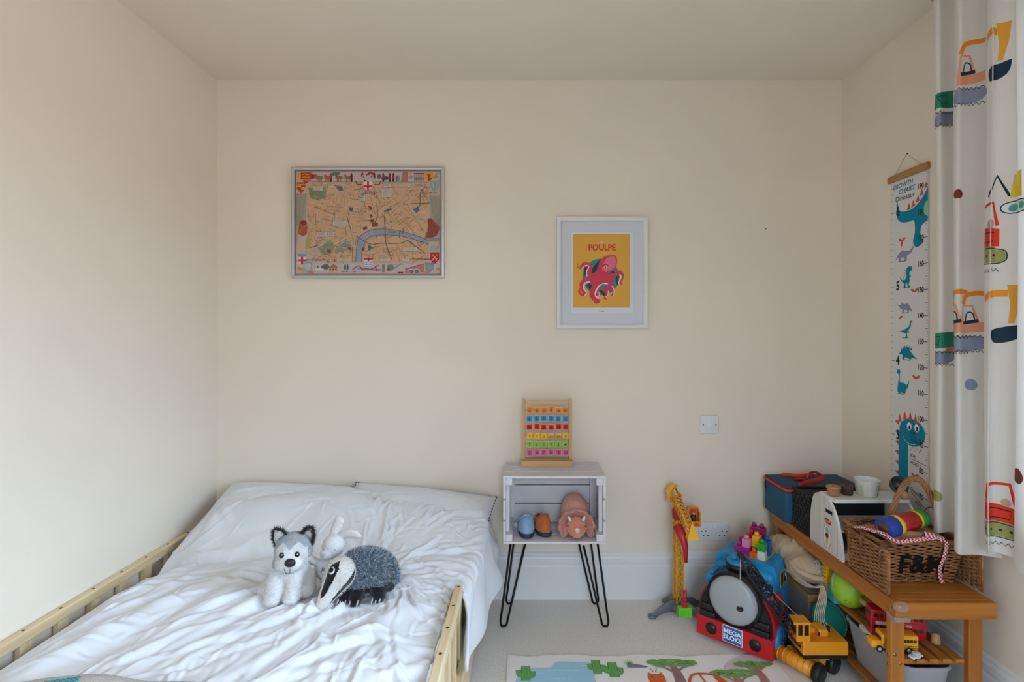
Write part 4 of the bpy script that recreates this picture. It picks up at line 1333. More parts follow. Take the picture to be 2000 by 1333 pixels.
def tree(x, y, s, trunk):
    R.line([(x, y - .20 * s), (x + .004, y - .06 * s), (x - .004, y)], .055 * s, trunk, 2, 5, w1=.022 * s)
    for d in (-1, 1):
        R.line([(x, y - .055 * s), (x + d * .030 * s, y - .022 * s), (x + d * .055 * s, y - .008 * s)], .013 * s, trunk, 2, 5, w1=.006 * s)
    for j in range(15):
        a = j / 14
        R.ell(x - .085 * s + .17 * s * a, y + .012 * s + rnd.uniform(-.006, .008) * s, .022 * s, .016 * s + .010 * s * math.sin(a * 3.1), '#7fae62', 3, n=12)
    for j in range(9): R.ell(x + rnd.uniform(-.07, .07) * s, y + rnd.uniform(0, .025) * s, .014 * s, .006 * s, rnd.choice(['#94be74', '#6a9a52']), 4, n=10)
    for j in range(8): R.ell(x + rnd.uniform(-.07, .07) * s, y + rnd.uniform(0, .02) * s, .004 * s, .002 * s, '#2f5428', 5, n=8)
R.line([(.72, 1.70), (.76, 1.93), (.82, 2.02), (.93, 2.055), (.968, 2.058)], .07, '#dccbcd', 1, 8, w1=.045)
tree(.560, 2.005, .92, '#9a7a78'); tree(.775, 1.945, .86, '#bd7f74'); tree(.870, 2.000, .72, '#c08078')
# small orange fox and an orange car
R.poly([(.447, 1.935), (.455, 1.962), (.470, 1.952), (.490, 1.952), (.505, 1.962), (.512, 1.935), (.505, 1.86), (.455, 1.86)], '#e2703a', 2)
for sx in (-1, 1):
    R.line([(.48 + sx * .012, 1.938), (.48 + sx * .020, 1.934)], .004, '#3c2a26', 3)
    R.line([(.48 + sx * .004, 1.965), (.48 + sx * .012, 1.985)], .003, '#9a7a4a', 3)
R.line(spline([(.59, 1.90), (.615, 1.945), (.65, 1.955), (.70, 1.945), (.725, 1.915), (.73, 1.88)], 5), .010, '#e0622e', 3)
R.line([(.645, 1.95), (.655, 1.89)], .007, '#e0622e', 3); R.line([(.70, 1.94), (.715, 1.90)], .02, '#e0622e', 3)
R.rect(.58, 1.80, .74, 1.892, '#e0622e', 3)
zt = .0078 - rug.location.z
R.build('mat_print', rug, lambda u, v, h: (u - rug.location.x, v - rug.location.y, zt + h), step=.0002)

# ================================================================ toy tower crane
tc = thing('toy_tower_crane', 'tall yellow toy tower crane with red grip and grey feet', 'toy crane', (.696, 2.395, 0))
YL, ORP, RDP, GYP = plastic('#f0a820'), plastic('#f08a2a'), plastic('#b81c28'), plastic('#6d7178', .5)
mb = MB()
for a, l in ((200, .145), (318, .14), (28, .13), (112, .095)):
    r_ = math.radians(a)
    e = Vector((math.cos(r_) * l, math.sin(r_) * l, .008))
    m_ = Vector((math.cos(r_) * l * .55, math.sin(r_) * l * .55, .030))
    mb.tube(spline([(0, 0, .040), m_, e * .86 + Vector((0, 0, .006)), e], 5), [.030, .029, .027, .025, .023, .022, .020, .018, .0165, .016, .0155, .015, .0145, .014, .013, .010][:16], 10, flat=.42)
    mb.ell(e * .97, (.020, .020, .008), 0, 14, 8)
mb.lathe([(.046, .020), (.046, .040), (.036, .048)], 20)
mb.build('base', GYP, tc, local=True)
ms = MB()
W = .0165
ROT = Matrix.Rotation(math.radians(10), 4, 'Z')
z0, z1 = .045, .43
for sx in (-1, 1):
    for sy in (-1, 1):
        ms.box((sx * W - .0035, sy * W - .0035, z0), (sx * W + .0035, sy * W + .0035, z1), .001, M=ROT)
nseg = 8
for k_ in range(nseg):
    a, b = z0 + (z1 - z0) * k_ / nseg, z0 + (z1 - z0) * (k_ + 1) / nseg
    for sy in (-1, 1):
        for p, q in (((-W, sy * W, a), (W, sy * W, b)), ((W, sy * W, a), (-W, sy * W, b)), ((sy * W, -W, a), (sy * W, W, b)), ((sy * W, W, a), (sy * W, -W, b))):
            ms.cyl(p, q, .0026, 6, M=ROT)
ms.build('lattice_mast', YL, tc, local=True)
tn = MB().lathe([(.028, .432), (.030, .437), (.030, .470), (.022, .478)], 18)
tn.build('turntable', RDP, tc, local=True)
# jib: lattice arm towards the viewer, dropping to its tip
J0, J1 = Vector((-.018, .045, .548)), Vector((-.006, -.205, .448))
jd = (J1 - J0).normalized()
js = jd.cross(Vector((0, 0, 1))).normalized()
ju = js.cross(jd).normalized()
jm = MB()
wj, hj = .0145, .019
def jp(tt, a, b): return J0 + (J1 - J0) * tt + js * a * wj + ju * b * hj
for a in (-1, 1):
    for b in (-1, 1):
        jm.cyl(jp(.12, a, b), jp(.96, a * .8, b * .8), .0028, 6)
for k_ in range(9):
    ta, tb_ = .12 + .84 * k_ / 9, .12 + .84 * (k_ + 1) / 9
    for a in (-1, 1):
        jm.cyl(jp(ta, a, -1), jp(tb_, a, 1), .0022, 6); jm.cyl(jp(ta, a, 1), jp(tb_, a, -1), .0022, 6)
        jm.cyl(jp(ta, -1, a), jp(tb_, 1, a), .0022, 6); jm.cyl(jp(ta, 1, a), jp(tb_, -1, a), .0022, 6)
for a in (-1, 1):
    jm.box((a * .018 - .003, .012, .455), (a * .018 + .003, .044, .535), .002)
jm.tube([(-.022, .03, .50), (-.030, .05, .54), (-.012, .055, .565), (.006, .045, .560)], [.016, .018, .015, .010], 10)
jm.build('jib', YL, tc, local=True)
MB().box((-.044, .035, .490), (-.012, .075, .552), .008).build('counterweight', mat('clear_amber', '#e8c9a8', .2, alpha=.55), tc, local=True)
MB().tube([(-.004, .03, .556), (.000, -.175, .480)], .0038, 8).build('lift_bar', GYP, tc, local=True)
tipm = MB()
tp = J1 + Vector((.004, 0, 0))
tipm.add([tp + Vector((-.024, -.012, -.030)), tp + Vector((.028, -.012, -.030)), tp + Vector((.028, .020, -.030)), tp + Vector((-.024, .020, -.030)), tp + Vector((.0, 0, .040))], [(0, 3, 2, 1), (0, 1, 4), (1, 2, 4), (2, 3, 4), (3, 0, 4)])
tipm.build('jib_tip', plastic('#f5b82e', .25), tc, local=True)
# red grip hanging from the jib, string, hook and container
G0 = Vector((-.036, -.165, .425))
MB().tube([G0 + Vector((-.008, .03, .015)), G0, G0 + Vector((.012, -.012, -.05)), G0 + Vector((.014, -.016, -.115))], [.022, .020, .013, .0075], 12).build('grip', RDP, tc, local=True)
sx_, sy_ = -.026, -.181
MB().cyl((sx_, sy_, .312), (sx_, sy_, .190), .0011, 6).build('string', mat('white_string', '#d8d0c4', .8), tc, local=True)
hk = MB().cyl((sx_, sy_, .190), (sx_, sy_, .125), .008, 10)
hk.box((sx_ - .010, sy_ - .008, .121), (sx_ + .010, sy_ + .008, .140), .002)
hk.build('hook_block', RDP, tc, local=True)
cn = MB().box((sx_ - .029, sy_ - .014, .080), (sx_ + .027, sy_ + .014, .121), .002)
for k_ in range(9):
    x = sx_ - .025 + k_ * .006
    cn.box((x - .001, sy_ - .0155, .084), (x + .001, sy_ - .014, .117), 0)
cn.build('container', plastic('#62c81e', .35), tc, local=True)
# driver cabin
cb = MB()
cb.box((.034, -.028, .400), (.094, .022, .424), .003)
cb.box((.034, .016, .424), (.094, .022, .476), .002)
for x in (.034, .088): cb.box((x, -.028, .424), (x + .006, .016, .466), .002)
cb.tube(spline([(.037, -.004, .462), (.042, -.004, .480), (.064, -.004, .486), (.086, -.004, .480), (.091, -.004, .462)], 4), .004, 6, flat=3.2)
cb.build('driver_cabin', ORP, tc, local=True)
dv = MB().lathe([(.010, .424), (.012, .440), (.009, .452), (.0, .453)], 12, c=(.066, -.010, 0))
dv.ell((.066, -.010, .458), .0085, 1, 12, 8)
dv.lathe([(.009, .461), (.0085, .468), (0, .470)], 12, 2, c=(.066, -.010, 0))
dv.build('driver_figure', [plastic('#2a2f3a'), plastic('#e0b088'), plastic('#d8481e')], tc, local=True)
Fb = Flat(); Fb.text('BRIO.', 0, 0, .017, '#a81a22', 1, bold=.03)
Fb.build('lettering', tc, lambda u, v, h: (.066 + u, -.0285 - h, .412 + v))
# ================================================================ ride-on toy train (turned 42 degrees towards the room)
TA = math.radians(-42)
train = thing('ride_on_train', 'blue and black ride-on toy train with plain grey round front and red bumper', 'ride-on toy', (.838, 2.115, 0), TA)
# local axes: x to the train's right as seen from the front, y backwards, z up
T_BLUE, T_BLK, T_RED, T_GRY = plastic('#1f93cf', .4), plastic('#1b1c20', .35), plastic('#c61f26', .35), plastic('#a9aeb2', .3)
arch = [(-.148, .085), (-.148, .12)] + [(-.148 + .148 * (1 - math.cos(a)), .12 + .150 * math.sin(a)) for a in [math.pi / 2 * i / 10 for i in range(1, 11)]]
arch = arch[:-1] + [(-p[0], p[1]) for p in reversed(arch)]
RX = Matrix.Rotation(math.radians(90), 4, 'X')       # drawing plane x-z, extruded along -y/+y
def slab(poly, y0, y1, m_, name, parent=train):
    return MB().prism(poly, -y1, -y0, 0, RX).build(name, m_, parent, local=True)
# bumper
bp = slab([(-.152, .018), (.152, .018), (.150, .098), (-.150, .098)], -.012, .050, T_RED, 'bumper')
for sx in (-1, 1):
    MB().cyl((sx * .088, -.0125, .058), (sx * .088, -.0165, .058), .0225, 24).build('buffer_hole', T_BLK, bp, local=True)
MB().box((-.040, -.0158, .028), (.040, -.012, .096), .003).build('badge_plate', plastic('#e8ecf0'), bp, local=True)
Fm = Flat()
Fm.poly([(-.037, .031), (.037, .031), (.037, .093), (-.037, .093)], '#1f6fb8', 1)
Fm.text('MEGA', 0, .073, .026, '#f2f4f6', 2, bold=.035); Fm.text('BLOKS', 0, .050, .026, '#f2f4f6', 2, bold=.035, sx=.92)
Fm.build('badge_print', bp, lambda u, v, h: (u, -.016 - h, v))
# red rim and black front shield
rim = [(-.152, .098)] + [(p[0] * 1.03, p[1] * 1.02) for p in arch[1:-1]] + [(.152, .098)]
slab(rim, .020, .070, T_RED, 'red_rim')
slab([(p[0] * .97, p[1]) for p in arch], .004, .045, T_BLK, 'front_shield')
for sx in (-1, 1):
    st = MB()
    st.box((sx * .105 - .034, -.014, .096), (sx * .105 + .034, .030, .122), .006)
    st.box((sx * .108 - .030, -.006, .120), (sx * .108 + .030, .03, .150), .006)
    st.build('step', T_BLK, train, local=True)
# boiler and plain grey round front
bo = MB()
bo.lathe([(.108, -.0), (.110, .012), (.110, .12)], 40, M=Matrix.Translation((0, -.010, .203)) @ Matrix.Rotation(math.radians(-90), 4, 'X'))
bo.build('boiler', T_BLK, train, local=True)
disc = MB().lathe([(.0, -.024), (.03, -.0235), (.06, -.0205), (.082, -.0145), (.094, -.005), (.097, .004), (.097, .012)], 48, M=Matrix.Translation((0, -.012, .203)) @ Matrix.Rotation(math.radians(-90), 4, 'X'))
disc.build('round_front', T_GRY, train, local=True)
ch = MB().lathe([(.048, .295), (.048, .318), (.052, .322), (.052, .332), (.047, .336)], 28, c=(0, .055, 0))
ch.build('chimney', T_BLK, train, local=True)
cp = MB().lathe([(.046, .335), (.046, .345), (.040, .350)], 28, c=(0, .055, 0))
for a in range(4):
    cp.lathe([(.013, .349), (.013, .362), (.011, .365)], 14, c=(.019 * math.cos(a * 1.571 + .78), .055 + .019 * math.sin(a * 1.571 + .78), 0))
cp.build('studded_cap', T_BLUE, train, local=True)
# running boards, side tanks and cab
bd = MB()
bd.box((-.128, .045, .06), (.128, .285, .20), .012, seg=3)
bd.box((-.120, .10, .19), (.120, .285, .30), .02, seg=3)
bd.build('body', T_BLUE, train, local=True)
for sx in (-1, 1):
    tk = MB().box((sx * .105 - .030, .03, .205), (sx * .105 + .030, .12, .262), .016, seg=3)
    for k_ in range(4): tk.cyl((sx * .105, .042 + k_ * .022, .260), (sx * .105, .042 + k_ * .022, .274), .0085, 12)
    tk.build('side_tank', T_BLUE, train, local=True)
cabp = MB()
cabp.prism([(-.125, .20), (.125, .20), (.128, .300), (.118, .322), (.105, .327), (-.105, .327), (-.118, .322), (-.128, .300)], -.285, -.125, 0, RX)
cab = cabp.build('cab', T_BLUE, train, local=True)
MB().tube([(x * .095, .124, .205 + .075 * math.sin(a)) for a, x in [(math.pi * i / 12, math.cos(math.pi * i / 12)) for i in range(13)]], .006, 8).build('arch_moulding', T_BLUE, cab, local=True)
for sx in (-1, 1):
    wn_ = MB()
    wn_.box((sx * .127 - .003, .165, .235), (sx * .127 + .003, .245, .292), .002)
    wd = wn_.build('cab_window', T_BLK, cab, local=True)
    fr_ = MB()
    for a, b in (((.163, .233), (.167, .294)), ((.243, .233), (.247, .294)), ((.163, .290), (.247, .294)), ((.163, .233), (.247, .237)), ((.203, .235), (.207, .292))):
        fr_.box((sx * .1295 - .0015, a[0], a[1]), (sx * .1295 + .0015, b[0], b[1]))
    fr_.build('window_surround', plastic('#c9a63c'), wd, local=True)
    gr = MB()
    for k_ in range(4): gr.box((sx * .095 - .014, .20 + k_ * .018, .3265), (sx * .095 + .014, .207 + k_ * .018, .3285), .0008)
    gr.build('roof_ribs', T_BLUE, cab, local=True)
    MB().tube([(sx * .136, .09, .12), (sx * .137, .16, .135), (sx * .136, .26, .115)], .011, 8).build('red_handrail', T_RED, train, local=True)
    for k_, (y, r) in enumerate(((.085, .062), (.225, .055))):
        wh = MB()
        Mw = Matrix.Translation((sx * .150, y, r + .001)) @ Matrix.Rotation(math.radians(90), 4, 'Y')
        wh.lathe([(r * .6, -.014), (r * .98, -.012), (r, 0), (r * .98, .012), (r * .6, .014)], 28, M=Mw)
        wl_ = wh.build('wheel', plastic('#1c7fb8', .4), train, local=True)
        hb_ = MB().lathe([(.016, -.017), (.016, .017)], 14, M=Mw)
        for j in range(6):
            a = j * math.pi / 3
            hb_.cyl(Mw @ Vector((.014 * math.cos(a), .014 * math.sin(a), .0145)), Mw @ Vector((r * .82 * math.cos(a), r * .82 * math.sin(a), .0135)), .004, 6)
        hb_.build('spokes', plastic('#15608f'), wl_, local=True)
MB().lathe([(.0, .0), (.030, .0), (.034, .012), (.020, .03), (.0, .034)], 8, c=(.128, .095, .205)).build('red_knob', T_RED, train, local=True)

# ---------------------------------------------------------------- building blocks on the cab roof
TM = Matrix.Translation((.838, 2.115, 0)) @ Matrix.Rotation(TA, 4, 'Z')
U, HB = .0315, .036
def block(label, gx, gy, gz, colr, nx=1, ny=1, h=1.0):
    """gx, gy in studs on the roof grid, gz in block heights"""
    p = TM @ Vector((gx * U - .054, .150 + gy * U, .3285 + gz * HB))
    b = thing('building_block', label, 'building block', p, TA, 'building blocks on the train roof')
    mm = plastic(colr, .3)
    MB().box((.0004, .0004, .0003), (nx * U - .0004, ny * U - .0004, HB * h - .0003), .0012).build('brick_body', mm, b, local=True)
    sh = b.children[0] if b.children else None
    for i in range(nx):
        for j in range(ny):
            MB().lathe([(.0098, HB * h - .001), (.0098, HB * h + .010), (.0080, HB * h + .0145), (0, HB * h + .0155)], 16, c=((i + .5) * U, (j + .5) * U, 0)).build('stud', mm, b, local=True)
    return b
MB().box((-.056, .149, .3272), (.076, .282, .3283), 0).build('roof_plate', plastic('#d8b23c'), train, local=True)
block('wide magenta block at the front left of the train roof', 0, 0, 0, '#a8248a', 2, 1)
block('orange block low at the front of the train roof', 2, 0, 0, '#ee6a1c', 1, 1, .62)
block('white block at the front right of the train roof', 3, 0, 0, '#dcdcda', 1, 1)
block('bright green block stacked on the white block', 3, 0, 1, '#23a52c', 1, 1, .92)
block('pink block stacked on the wide magenta block', 1, 0, 1, '#e487b0', 1, 1, .95)
block('small magenta block behind the wide magenta block', 0, 1, .0, '#9c1f78', 1, 1, 1.3)
block('dark green block under the yellow block', 2, 1, 0, '#1f8c30', 1, 1, 1.0)
block('yellow block in the middle of the block tower', 2, 1, 1, '#f0b41e', 1, 1, 1.3)
block('red block beside the yellow block', 1, 2, 0, '#c8202c', 1, 1, 2.1)
block('blue block at the back right of the train roof', 3, 2, 0, '#1d55b4', 1, 1, 1.75)
block('tall magenta two-stud block, topmost at the back', 1, 3, 0, '#9a1a62', 2, 1, 2.75)

# ================================================================ toy crawler crane
crane = thing('toy_crawler_crane', 'orange toy crawler crane with a black lattice boom leaning over the train', 'toy crane', (1.065, 1.965, 0))
OR, BK = plastic('#f09a1e', .4), plastic('#1a1a1c', .45)
und = MB()
# undercarriage: a ribbed beam along the front axle and one arm reaching back
fa, fb = Vector((.985, 2.045, .038)), Vector((1.062, 1.925, .036))
und.tube([fa, fb], .027, 12)
for k_ in range(7):
    p = fa.lerp(fb, (k_ + .5) / 7)
    und.tube([p - (fb - fa).normalized() * .002, p + (fb - fa).normalized() * .002], .0285, 12)
und.box((1.02, 1.965, .028), (1.155, 2.055, .058), .006)
for k_ in range(5):
    und.box((1.075 + k_ * .017, 1.955, .057), (1.083 + k_ * .017, 2.06, .064), .001)
ra, rb = Vector((1.085, 2.095, .034)), Vector((1.150, 1.985, .034))
und.tube([ra, rb], .024, 12)
und.build('undercarriage', OR, crane)
for p, d in ((fa, -1), (fb, 1), (ra, -1), (rb, 1)):
    ax_ = (fb - fa).normalized()
    c = p + ax_ * d * .014
    wh = MB().tube([c - ax_ * .014, c - ax_ * .011, c + ax_ * .011, c + ax_ * .014], [.030, .0345, .0345, .030], 22)
    for j in range(22):
        a = 2 * math.pi * j / 22
        n1 = ax_.orthogonal().normalized()
        n2 = ax_.cross(n1)
        q = c + (n1 * math.cos(a) + n2 * math.sin(a)) * .0345
        wh.tube([q - ax_ * .011, q + ax_ * .011], .0018, 5)
    wh.build('wheel', plastic('#1a1a1c', .8), crane)
# turntable and engine house
eh = MB()
eh.box((1.022, 1.930, .090), (1.190, 2.05, .140), .004)
eh.box((1.095, 1.960, .139), (1.135, 2.02, .168), .008)
eh.box((1.050, 1.985, .139), (1.10, 2.04, .158), .006)
eh.build('engine_house', OR, crane)
MB().box((1.024, 1.932, .076), (1.188, 2.048, .090), .002).build('counterweight', BK, crane)
MB().cyl((1.09, 1.995, .058), (1.09, 1.995, .077), .035, 20).build('slewing_ring', BK, crane)
MB().cyl((1.155, 2.0, .139), (1.155, 2.0, .160), .006, 10).build('exhaust', BK, crane)
MB().box((1.094, 1.957, .148), (1.098, 1.962, .160)).build('grille', BK, crane)
cabm = MB()
cx0, cx1, cy0, cy1 = 1.000, 1.052, 1.935, 1.99
cabm.box((cx0, cy0, .138), (cx1, cy1, .160), .002)
cabm.box((cx0 - .010, cy0 - .002, .200), (cx1 + .002, cy1 + .002, .210), .003)
for x, y in ((cx0, cy0), (cx0 + .023, cy0), (cx1 - .006, cy0), (cx0, cy1 - .006), (cx1 - .006, cy1 - .006)):
    cabm.box((x, y, .158), (x + .006, y + .006, .202), .001)
cabm.build('driver_cab', OR, crane)
MB().box((cx0 + .004, cy0 + .002, .160), (cx1 - .004, cy1 - .004, .200)).build('cab_glass', mat('dark_cab_glass', '#2a2420', .15), crane)
# lattice boom
Q0, Q1 = Vector((1.035, 1.962, .110)), Vector((.795, 1.945, .458))
qd = (Q1 - Q0).normalized()
qs = Vector((0, 1, 0)).cross(qd).normalized()
qv = qd.cross(qs).normalized()
bm2 = MB()
def bpnt(tt, a, b):
    w_ = .017 if tt < .85 else .017 - .011 * (tt - .85) / .15
    if tt < .08: w_ = .008 + .009 * tt / .08
    return Q0 + (Q1 - Q0) * tt + qs * a * w_ + qv * b * .014
for a in (-1, 1):
    for b in (-1, 1):
        bm2.tube([bpnt(tt, a, b) for tt in (0, .08, .3, .6, .85, 1)], .0036, 6)
NB = 15
for k_ in range(NB):
    ta, tb_ = .04 + .9 * k_ / NB, .04 + .9 * (k_ + 1) / NB
    s_ = 1 if k_ % 2 else -1
    for b in (-1, 1):
        bm2.cyl(bpnt(ta, -s_, b), bpnt(tb_, s_, b), .0022, 5); bm2.cyl(bpnt(ta, -1, b), bpnt(ta, 1, b), .0022, 5)
    for a in (-1, 1):
        bm2.cyl(bpnt(ta, a, -s_), bpnt(tb_, a, s_), .0022, 5)
for tt in (.42, .60):
    bm2.box(Vector(bpnt(tt, 1.1, 0)) - Vector((.008, .016, .008)), Vector(bpnt(tt, 1.1, 0)) + Vector((.008, .016, .008)), .002)
bm2.tube([Q1 + Vector((.012, -.012, -.012)), Q1 + Vector((-.004, -.012, .006)), Q1 + Vector((-.004, .012, .006)), Q1 + Vector((.012, .012, -.012))], .005, 6)
bm2.build('lattice_boom', BK, crane)
MB().cyl(bpnt(.52, .2, -1), bpnt(.55, .2, -1), .006, 8).build('red_pulley', plastic('#c61f26'), crane)
ln = MB()
ln.cyl(Q1 + Vector((-.002, -.006, .006)), (.795 - .004, 1.939, .262), .0011, 6)
ln.cyl(Q1 + Vector((.0, .0, .008)), bpnt(.5, 1.5, -.6), .0009, 5)
ln.cyl(bpnt(.5, 1.5, -.6), (1.045, 1.960, .195), .0009, 5)
ln.build('rope', mat('pale_rope', '#c8c4bc', .7), crane)
MB().lathe([(.0, -.006), (.011, -.005), (.0125, 0), (.011, .005), (.0, .006)], 16, c=(.791, 1.939, .258)).build('hook', BK, crane)
# ================================================================ bamboo shoe bench along the right wall
BAM = wood('bamboo_long', '#bd7a34', '#a56224', 1, .4)
BAM_X = wood('bamboo_across', '#bd7a34', '#a56224', 0, .4)
BAM_Z = wood('bamboo_upright', '#bd7a34', '#a26022', 2, .4)
M_BOLT = mat('brass_bolt', '#a08a5c', .35, metal=.9)
GX0, GX1, GY0, GY1, GZ = 1.150, 1.468, 1.629, 2.450, .442
bench = thing('shoe_bench', 'bamboo shoe bench with two slatted shelves along the right wall', 'bench', ((GX0 + GX1) / 2, (GY0 + GY1) / 2, 0))
npl = 17
pw = (GY1 - GY0 - .022) / npl
for k_ in range(npl):
    y = GY0 + .022 + k_ * pw
    MB().box((GX0 + .022, y + .0012, GZ - .016), (GX1, y + pw - .0012, GZ), .0018).build('top_plank', BAM_X, bench)
for x in (GX0, GX1 - .020):
    MB().box((x, GY0 + .0225, GZ - .052), (x + .0215, GY1, GZ - (.0 if x == GX0 else .017)), .002).build('side_apron', BAM, bench)
for y in (GY0, GY1 - .02):
    MB().box((GX0, y, GZ - .052), (GX1, y + .0215, GZ - (.0 if y == GY0 else .017)), .002).build('end_apron', BAM_X, bench)
for x in (GX0 + .001, GX1 - .070):
    for y in (GY0 + .022, GY1 - .045):
        lg = MB().box((x, y, 0), (x + .043, y + .022, GZ - .053), .002).build('leg', BAM_Z, bench)
        if x < 1.2:
            for zz, dy in ((.30, .0), (.21, .0)):
                pass
for zz in (.248, .068):
    for y in (GY0 + .045, GY1 - .068):
        MB().box((GX0 + .046, y, zz - .026), (GX1 - .072, y + .018, zz - .0125), .0015).build('shelf_bearer', BAM_X, bench)
    for k_ in range(5):
        x = GX0 + .048 + k_ * .0415
        MB().box((x, GY0 + .030, zz - .012), (x + .026, GY1 - .03, zz), .0015).build('shelf_slat', BAM, bench)
for (x, y, z) in ((GX0 - .001, GY0 + .010, GZ - .018), (GX0 - .001, GY0 + .030, GZ - .030), (GX0, GY0 + .033, .262), (GX0, GY0 + .033, .232), (GX0 - .001, GY1 - .015, GZ - .026)):
    MB().cyl((x - .0006, y, z), (x + .004, y, z), .0055, 12).build('bolt', M_BOLT, bench)
for (x, z) in ((GX0 + .014, .268), (GX0 + .030, .240)):
    MB().cyl((x, GY0 + .0212, z), (x, GY0 + .026, z), .0055, 12).build('bolt', M_BOLT, bench)

# clear corner guard
clr = mat('clear_plastic', '#e8eef4', .08, trans=.85, alpha=.75)
cg = thing('corner_guard', 'clear plastic corner guard on the near corner of the bench', 'corner guard', (GX0, GY0, GZ - .03))
g = MB().ell((GX0 + .010, GY0 - .010, GZ - .006), (.024, .015, .016), 0, 18, 12)
g.box((GX0 - .004, GY0 - .006, GZ - .058), (GX0 + .045, GY0 - .0005, GZ - .044), .002)
g.box((GX0 - .005, GY0 - .005, GZ - .058), (GX0 - .0008, GY0 + .035, GZ - .044), .0015)
g.build('guard', clr, cg)

# ---------------------------------------------------------------- cool bag
NAVY, STRAP = mat('navy_nylon', '#14506f', .7, bump=.15, bscale=40), mat('orange_red_webbing', '#e2391f', .7)
bag = thing('cool_bag', 'navy cool bag with orange-red straps at the far end of the bench', 'bag', (1.31, 2.385, GZ + .001))
BX0, BX1, BY0, BY1, BZ = 1.132, 1.480, 2.285, 2.495, .600
bg = MB().box((BX0, BY0, GZ + .001), (BX1, BY1, BZ - .016), .014, seg=3)
bg.build('body', NAVY, bag)
MB().box((BX0 - .002, BY0 - .002, BZ - .0155), (BX1 + .002, BY1 + .002, BZ - .004), .005).build('zip_trim', STRAP, bag)
MB().box((BX0 + .002, BY0 + .002, BZ - .0035), (BX1 - .002, BY1 - .002, BZ + .006), .006, seg=3).build('lid', mat('navy_lid', '#123e58', .7, bump=.15, bscale=40), bag)
MB().tube(spline([(1.20, 2.30, BZ + .008), (1.24, 2.33, BZ + .010), (1.31, 2.36, BZ + .012), (1.355, 2.39, BZ + .020), (1.335, 2.41, BZ + .038), (1.30, 2.41, BZ + .034), (1.275, 2.385, BZ + .013), (1.225, 2.40, BZ + .009)], 6), .013, 8, flat=.16).build('strap', STRAP, bag)
MB().tube([(1.21, 2.47, BZ + .007), (1.28, 2.44, BZ + .010), (1.35, 2.46, BZ + .009)], .012, 8, flat=.15).build('strap', STRAP, bag)
MB().tube([(BX0 - .004, 2.47, BZ - .010), (BX0 - .006, 2.468, BZ - .030), (BX0 - .005, 2.466, BZ - .050)], .003, 6).build('zip_pull', BK, bag)
# ---------------------------------------------------------------- black woven basket
wb = thing('black_woven_basket', 'black woven strap basket between the cool bag and the toy counter', 'basket', (1.30, 2.195, GZ + .001))
KX0, KX1, KY0, KY1, KZ = 1.158, 1.475, 2.140, 2.268, .612
BWV = mat('black_webbing', '#1b1b1d', .6, bump=.2, bscale=90)
MB().box((KX0 + .005, KY0 + .005, GZ + .001), (KX1 - .005, KY1 - .005, KZ - .006), .003).build('liner', mat('black_liner', '#111113', .8), wb)
wv = MB()
nz_, nw = 9, 9
for r in range(nz_):
    z0_ = GZ + .003 + r * (KZ - GZ - .004) / nz_
    z1_ = z0_ + (KZ - GZ - .004) / nz_ - .0015
    for s_ in range(nw):
        dy = (KY1 - KY0) / nw
        off = .002 if (r + s_) % 2 else -.002
        wv.box((KX0 - .001 - off, KY0 + s_ * dy, z0_), (KX0 + .004 - off, KY0 + (s_ + 1) * dy - .001, z1_), .0008)
    for s_ in range(20):
        dx = (KX1 - KX0) / 20
        off = .002 if (r + s_) % 2 else -.002
        wv.box((KX0 + s_ * dx, KY0 - .001 - off, z0_), (KX0 + (s_ + 1) * dx - .001, KY0 + .004 - off, z1_), .0008)
        wv.box((KX0 + s_ * dx, KY1 - .004 + off, z0_), (KX0 + (s_ + 1) * dx - .001, KY1 + .001 + off, z1_), .0008)
wv.build('woven_straps', BWV, wb)['kind'] = 'stuff'
MB().tube([(KX0, KY0, KZ), (KX0, KY1, KZ), (KX1, KY1, KZ), (KX1, KY0, KZ)], .006, 8, closed=True).build('rim', BWV, wb)

# ---------------------------------------------------------------- toy ice cream counter
WHP, STR = mat('white_counter_paint', '#dfdedb', .45), ['#c9ad9a', '#9fb3a0', '#b8a7c2', '#c8a06a']
ic = thing('toy_ice_cream_counter', 'white toy ice cream counter with striped side panels on the bench', 'toy counter', (1.305, 2.02, GZ + .001))
sideprof = spline([(1.912, GZ + .001), (1.925, GZ + .075), (1.955, GZ + .150), (1.995, GZ + .197), (2.035, GZ + .211), (2.075, GZ + .208), (2.110, GZ + .180), (2.128, GZ + .110), (2.132, GZ + .001)], 6)
def side_panel(x0_, x1_):
    vs = [(x0_, y, z) for y, z in sideprof] + [(x1_, y, z) for y, z in sideprof]
    n = len(sideprof)
    fs = [(i, (i + 1) % n, n + (i + 1) % n, n + i) for i in range(n)] + [tuple(reversed(range(n))), tuple(range(n, 2 * n))]
    return MB().add(vs, fs).build('side_panel', WHP, ic)
sp = side_panel(1.156, 1.166)
side_panel(1.452, 1.462)
S_ = Flat()
rnd = random.Random(8)
yy = 1.917
def panel_h(y):
    zs = [z for (a, z) in sideprof]
    best = GZ
    for (a, za), (b, zb) in zip(sideprof[:-1], sideprof[1:]):
        if min(a, b) <= y <= max(a, b):
            t_ = (y - a) / (b - a) if abs(b - a) > 1e-9 else 0
            best = max(best, za + (zb - za) * t_)
    return best
i_ = 0
while yy < 2.128:
    w_ = .0028 if i_ % 2 else .0018
    S_.rect(yy, GZ + .004, yy + w_, min(panel_h(yy), panel_h(yy + w_)) - .002, STR[i_ % 4], 1)
    yy += .0085; i_ += 1
S_.ell(2.005, .560, .022, .010, '#b8202c', 3, rot=.12)
S_.text('Melissa', 2.005, .560, .011, '#f0e4e0', 4, shear=.2)
S_.ell(2.010, .500, .026, .044, '#5e3a4e', 3, n=30); S_.ell(2.010, .500, .0245, .0425, '#e6e2de', 4, n=30)
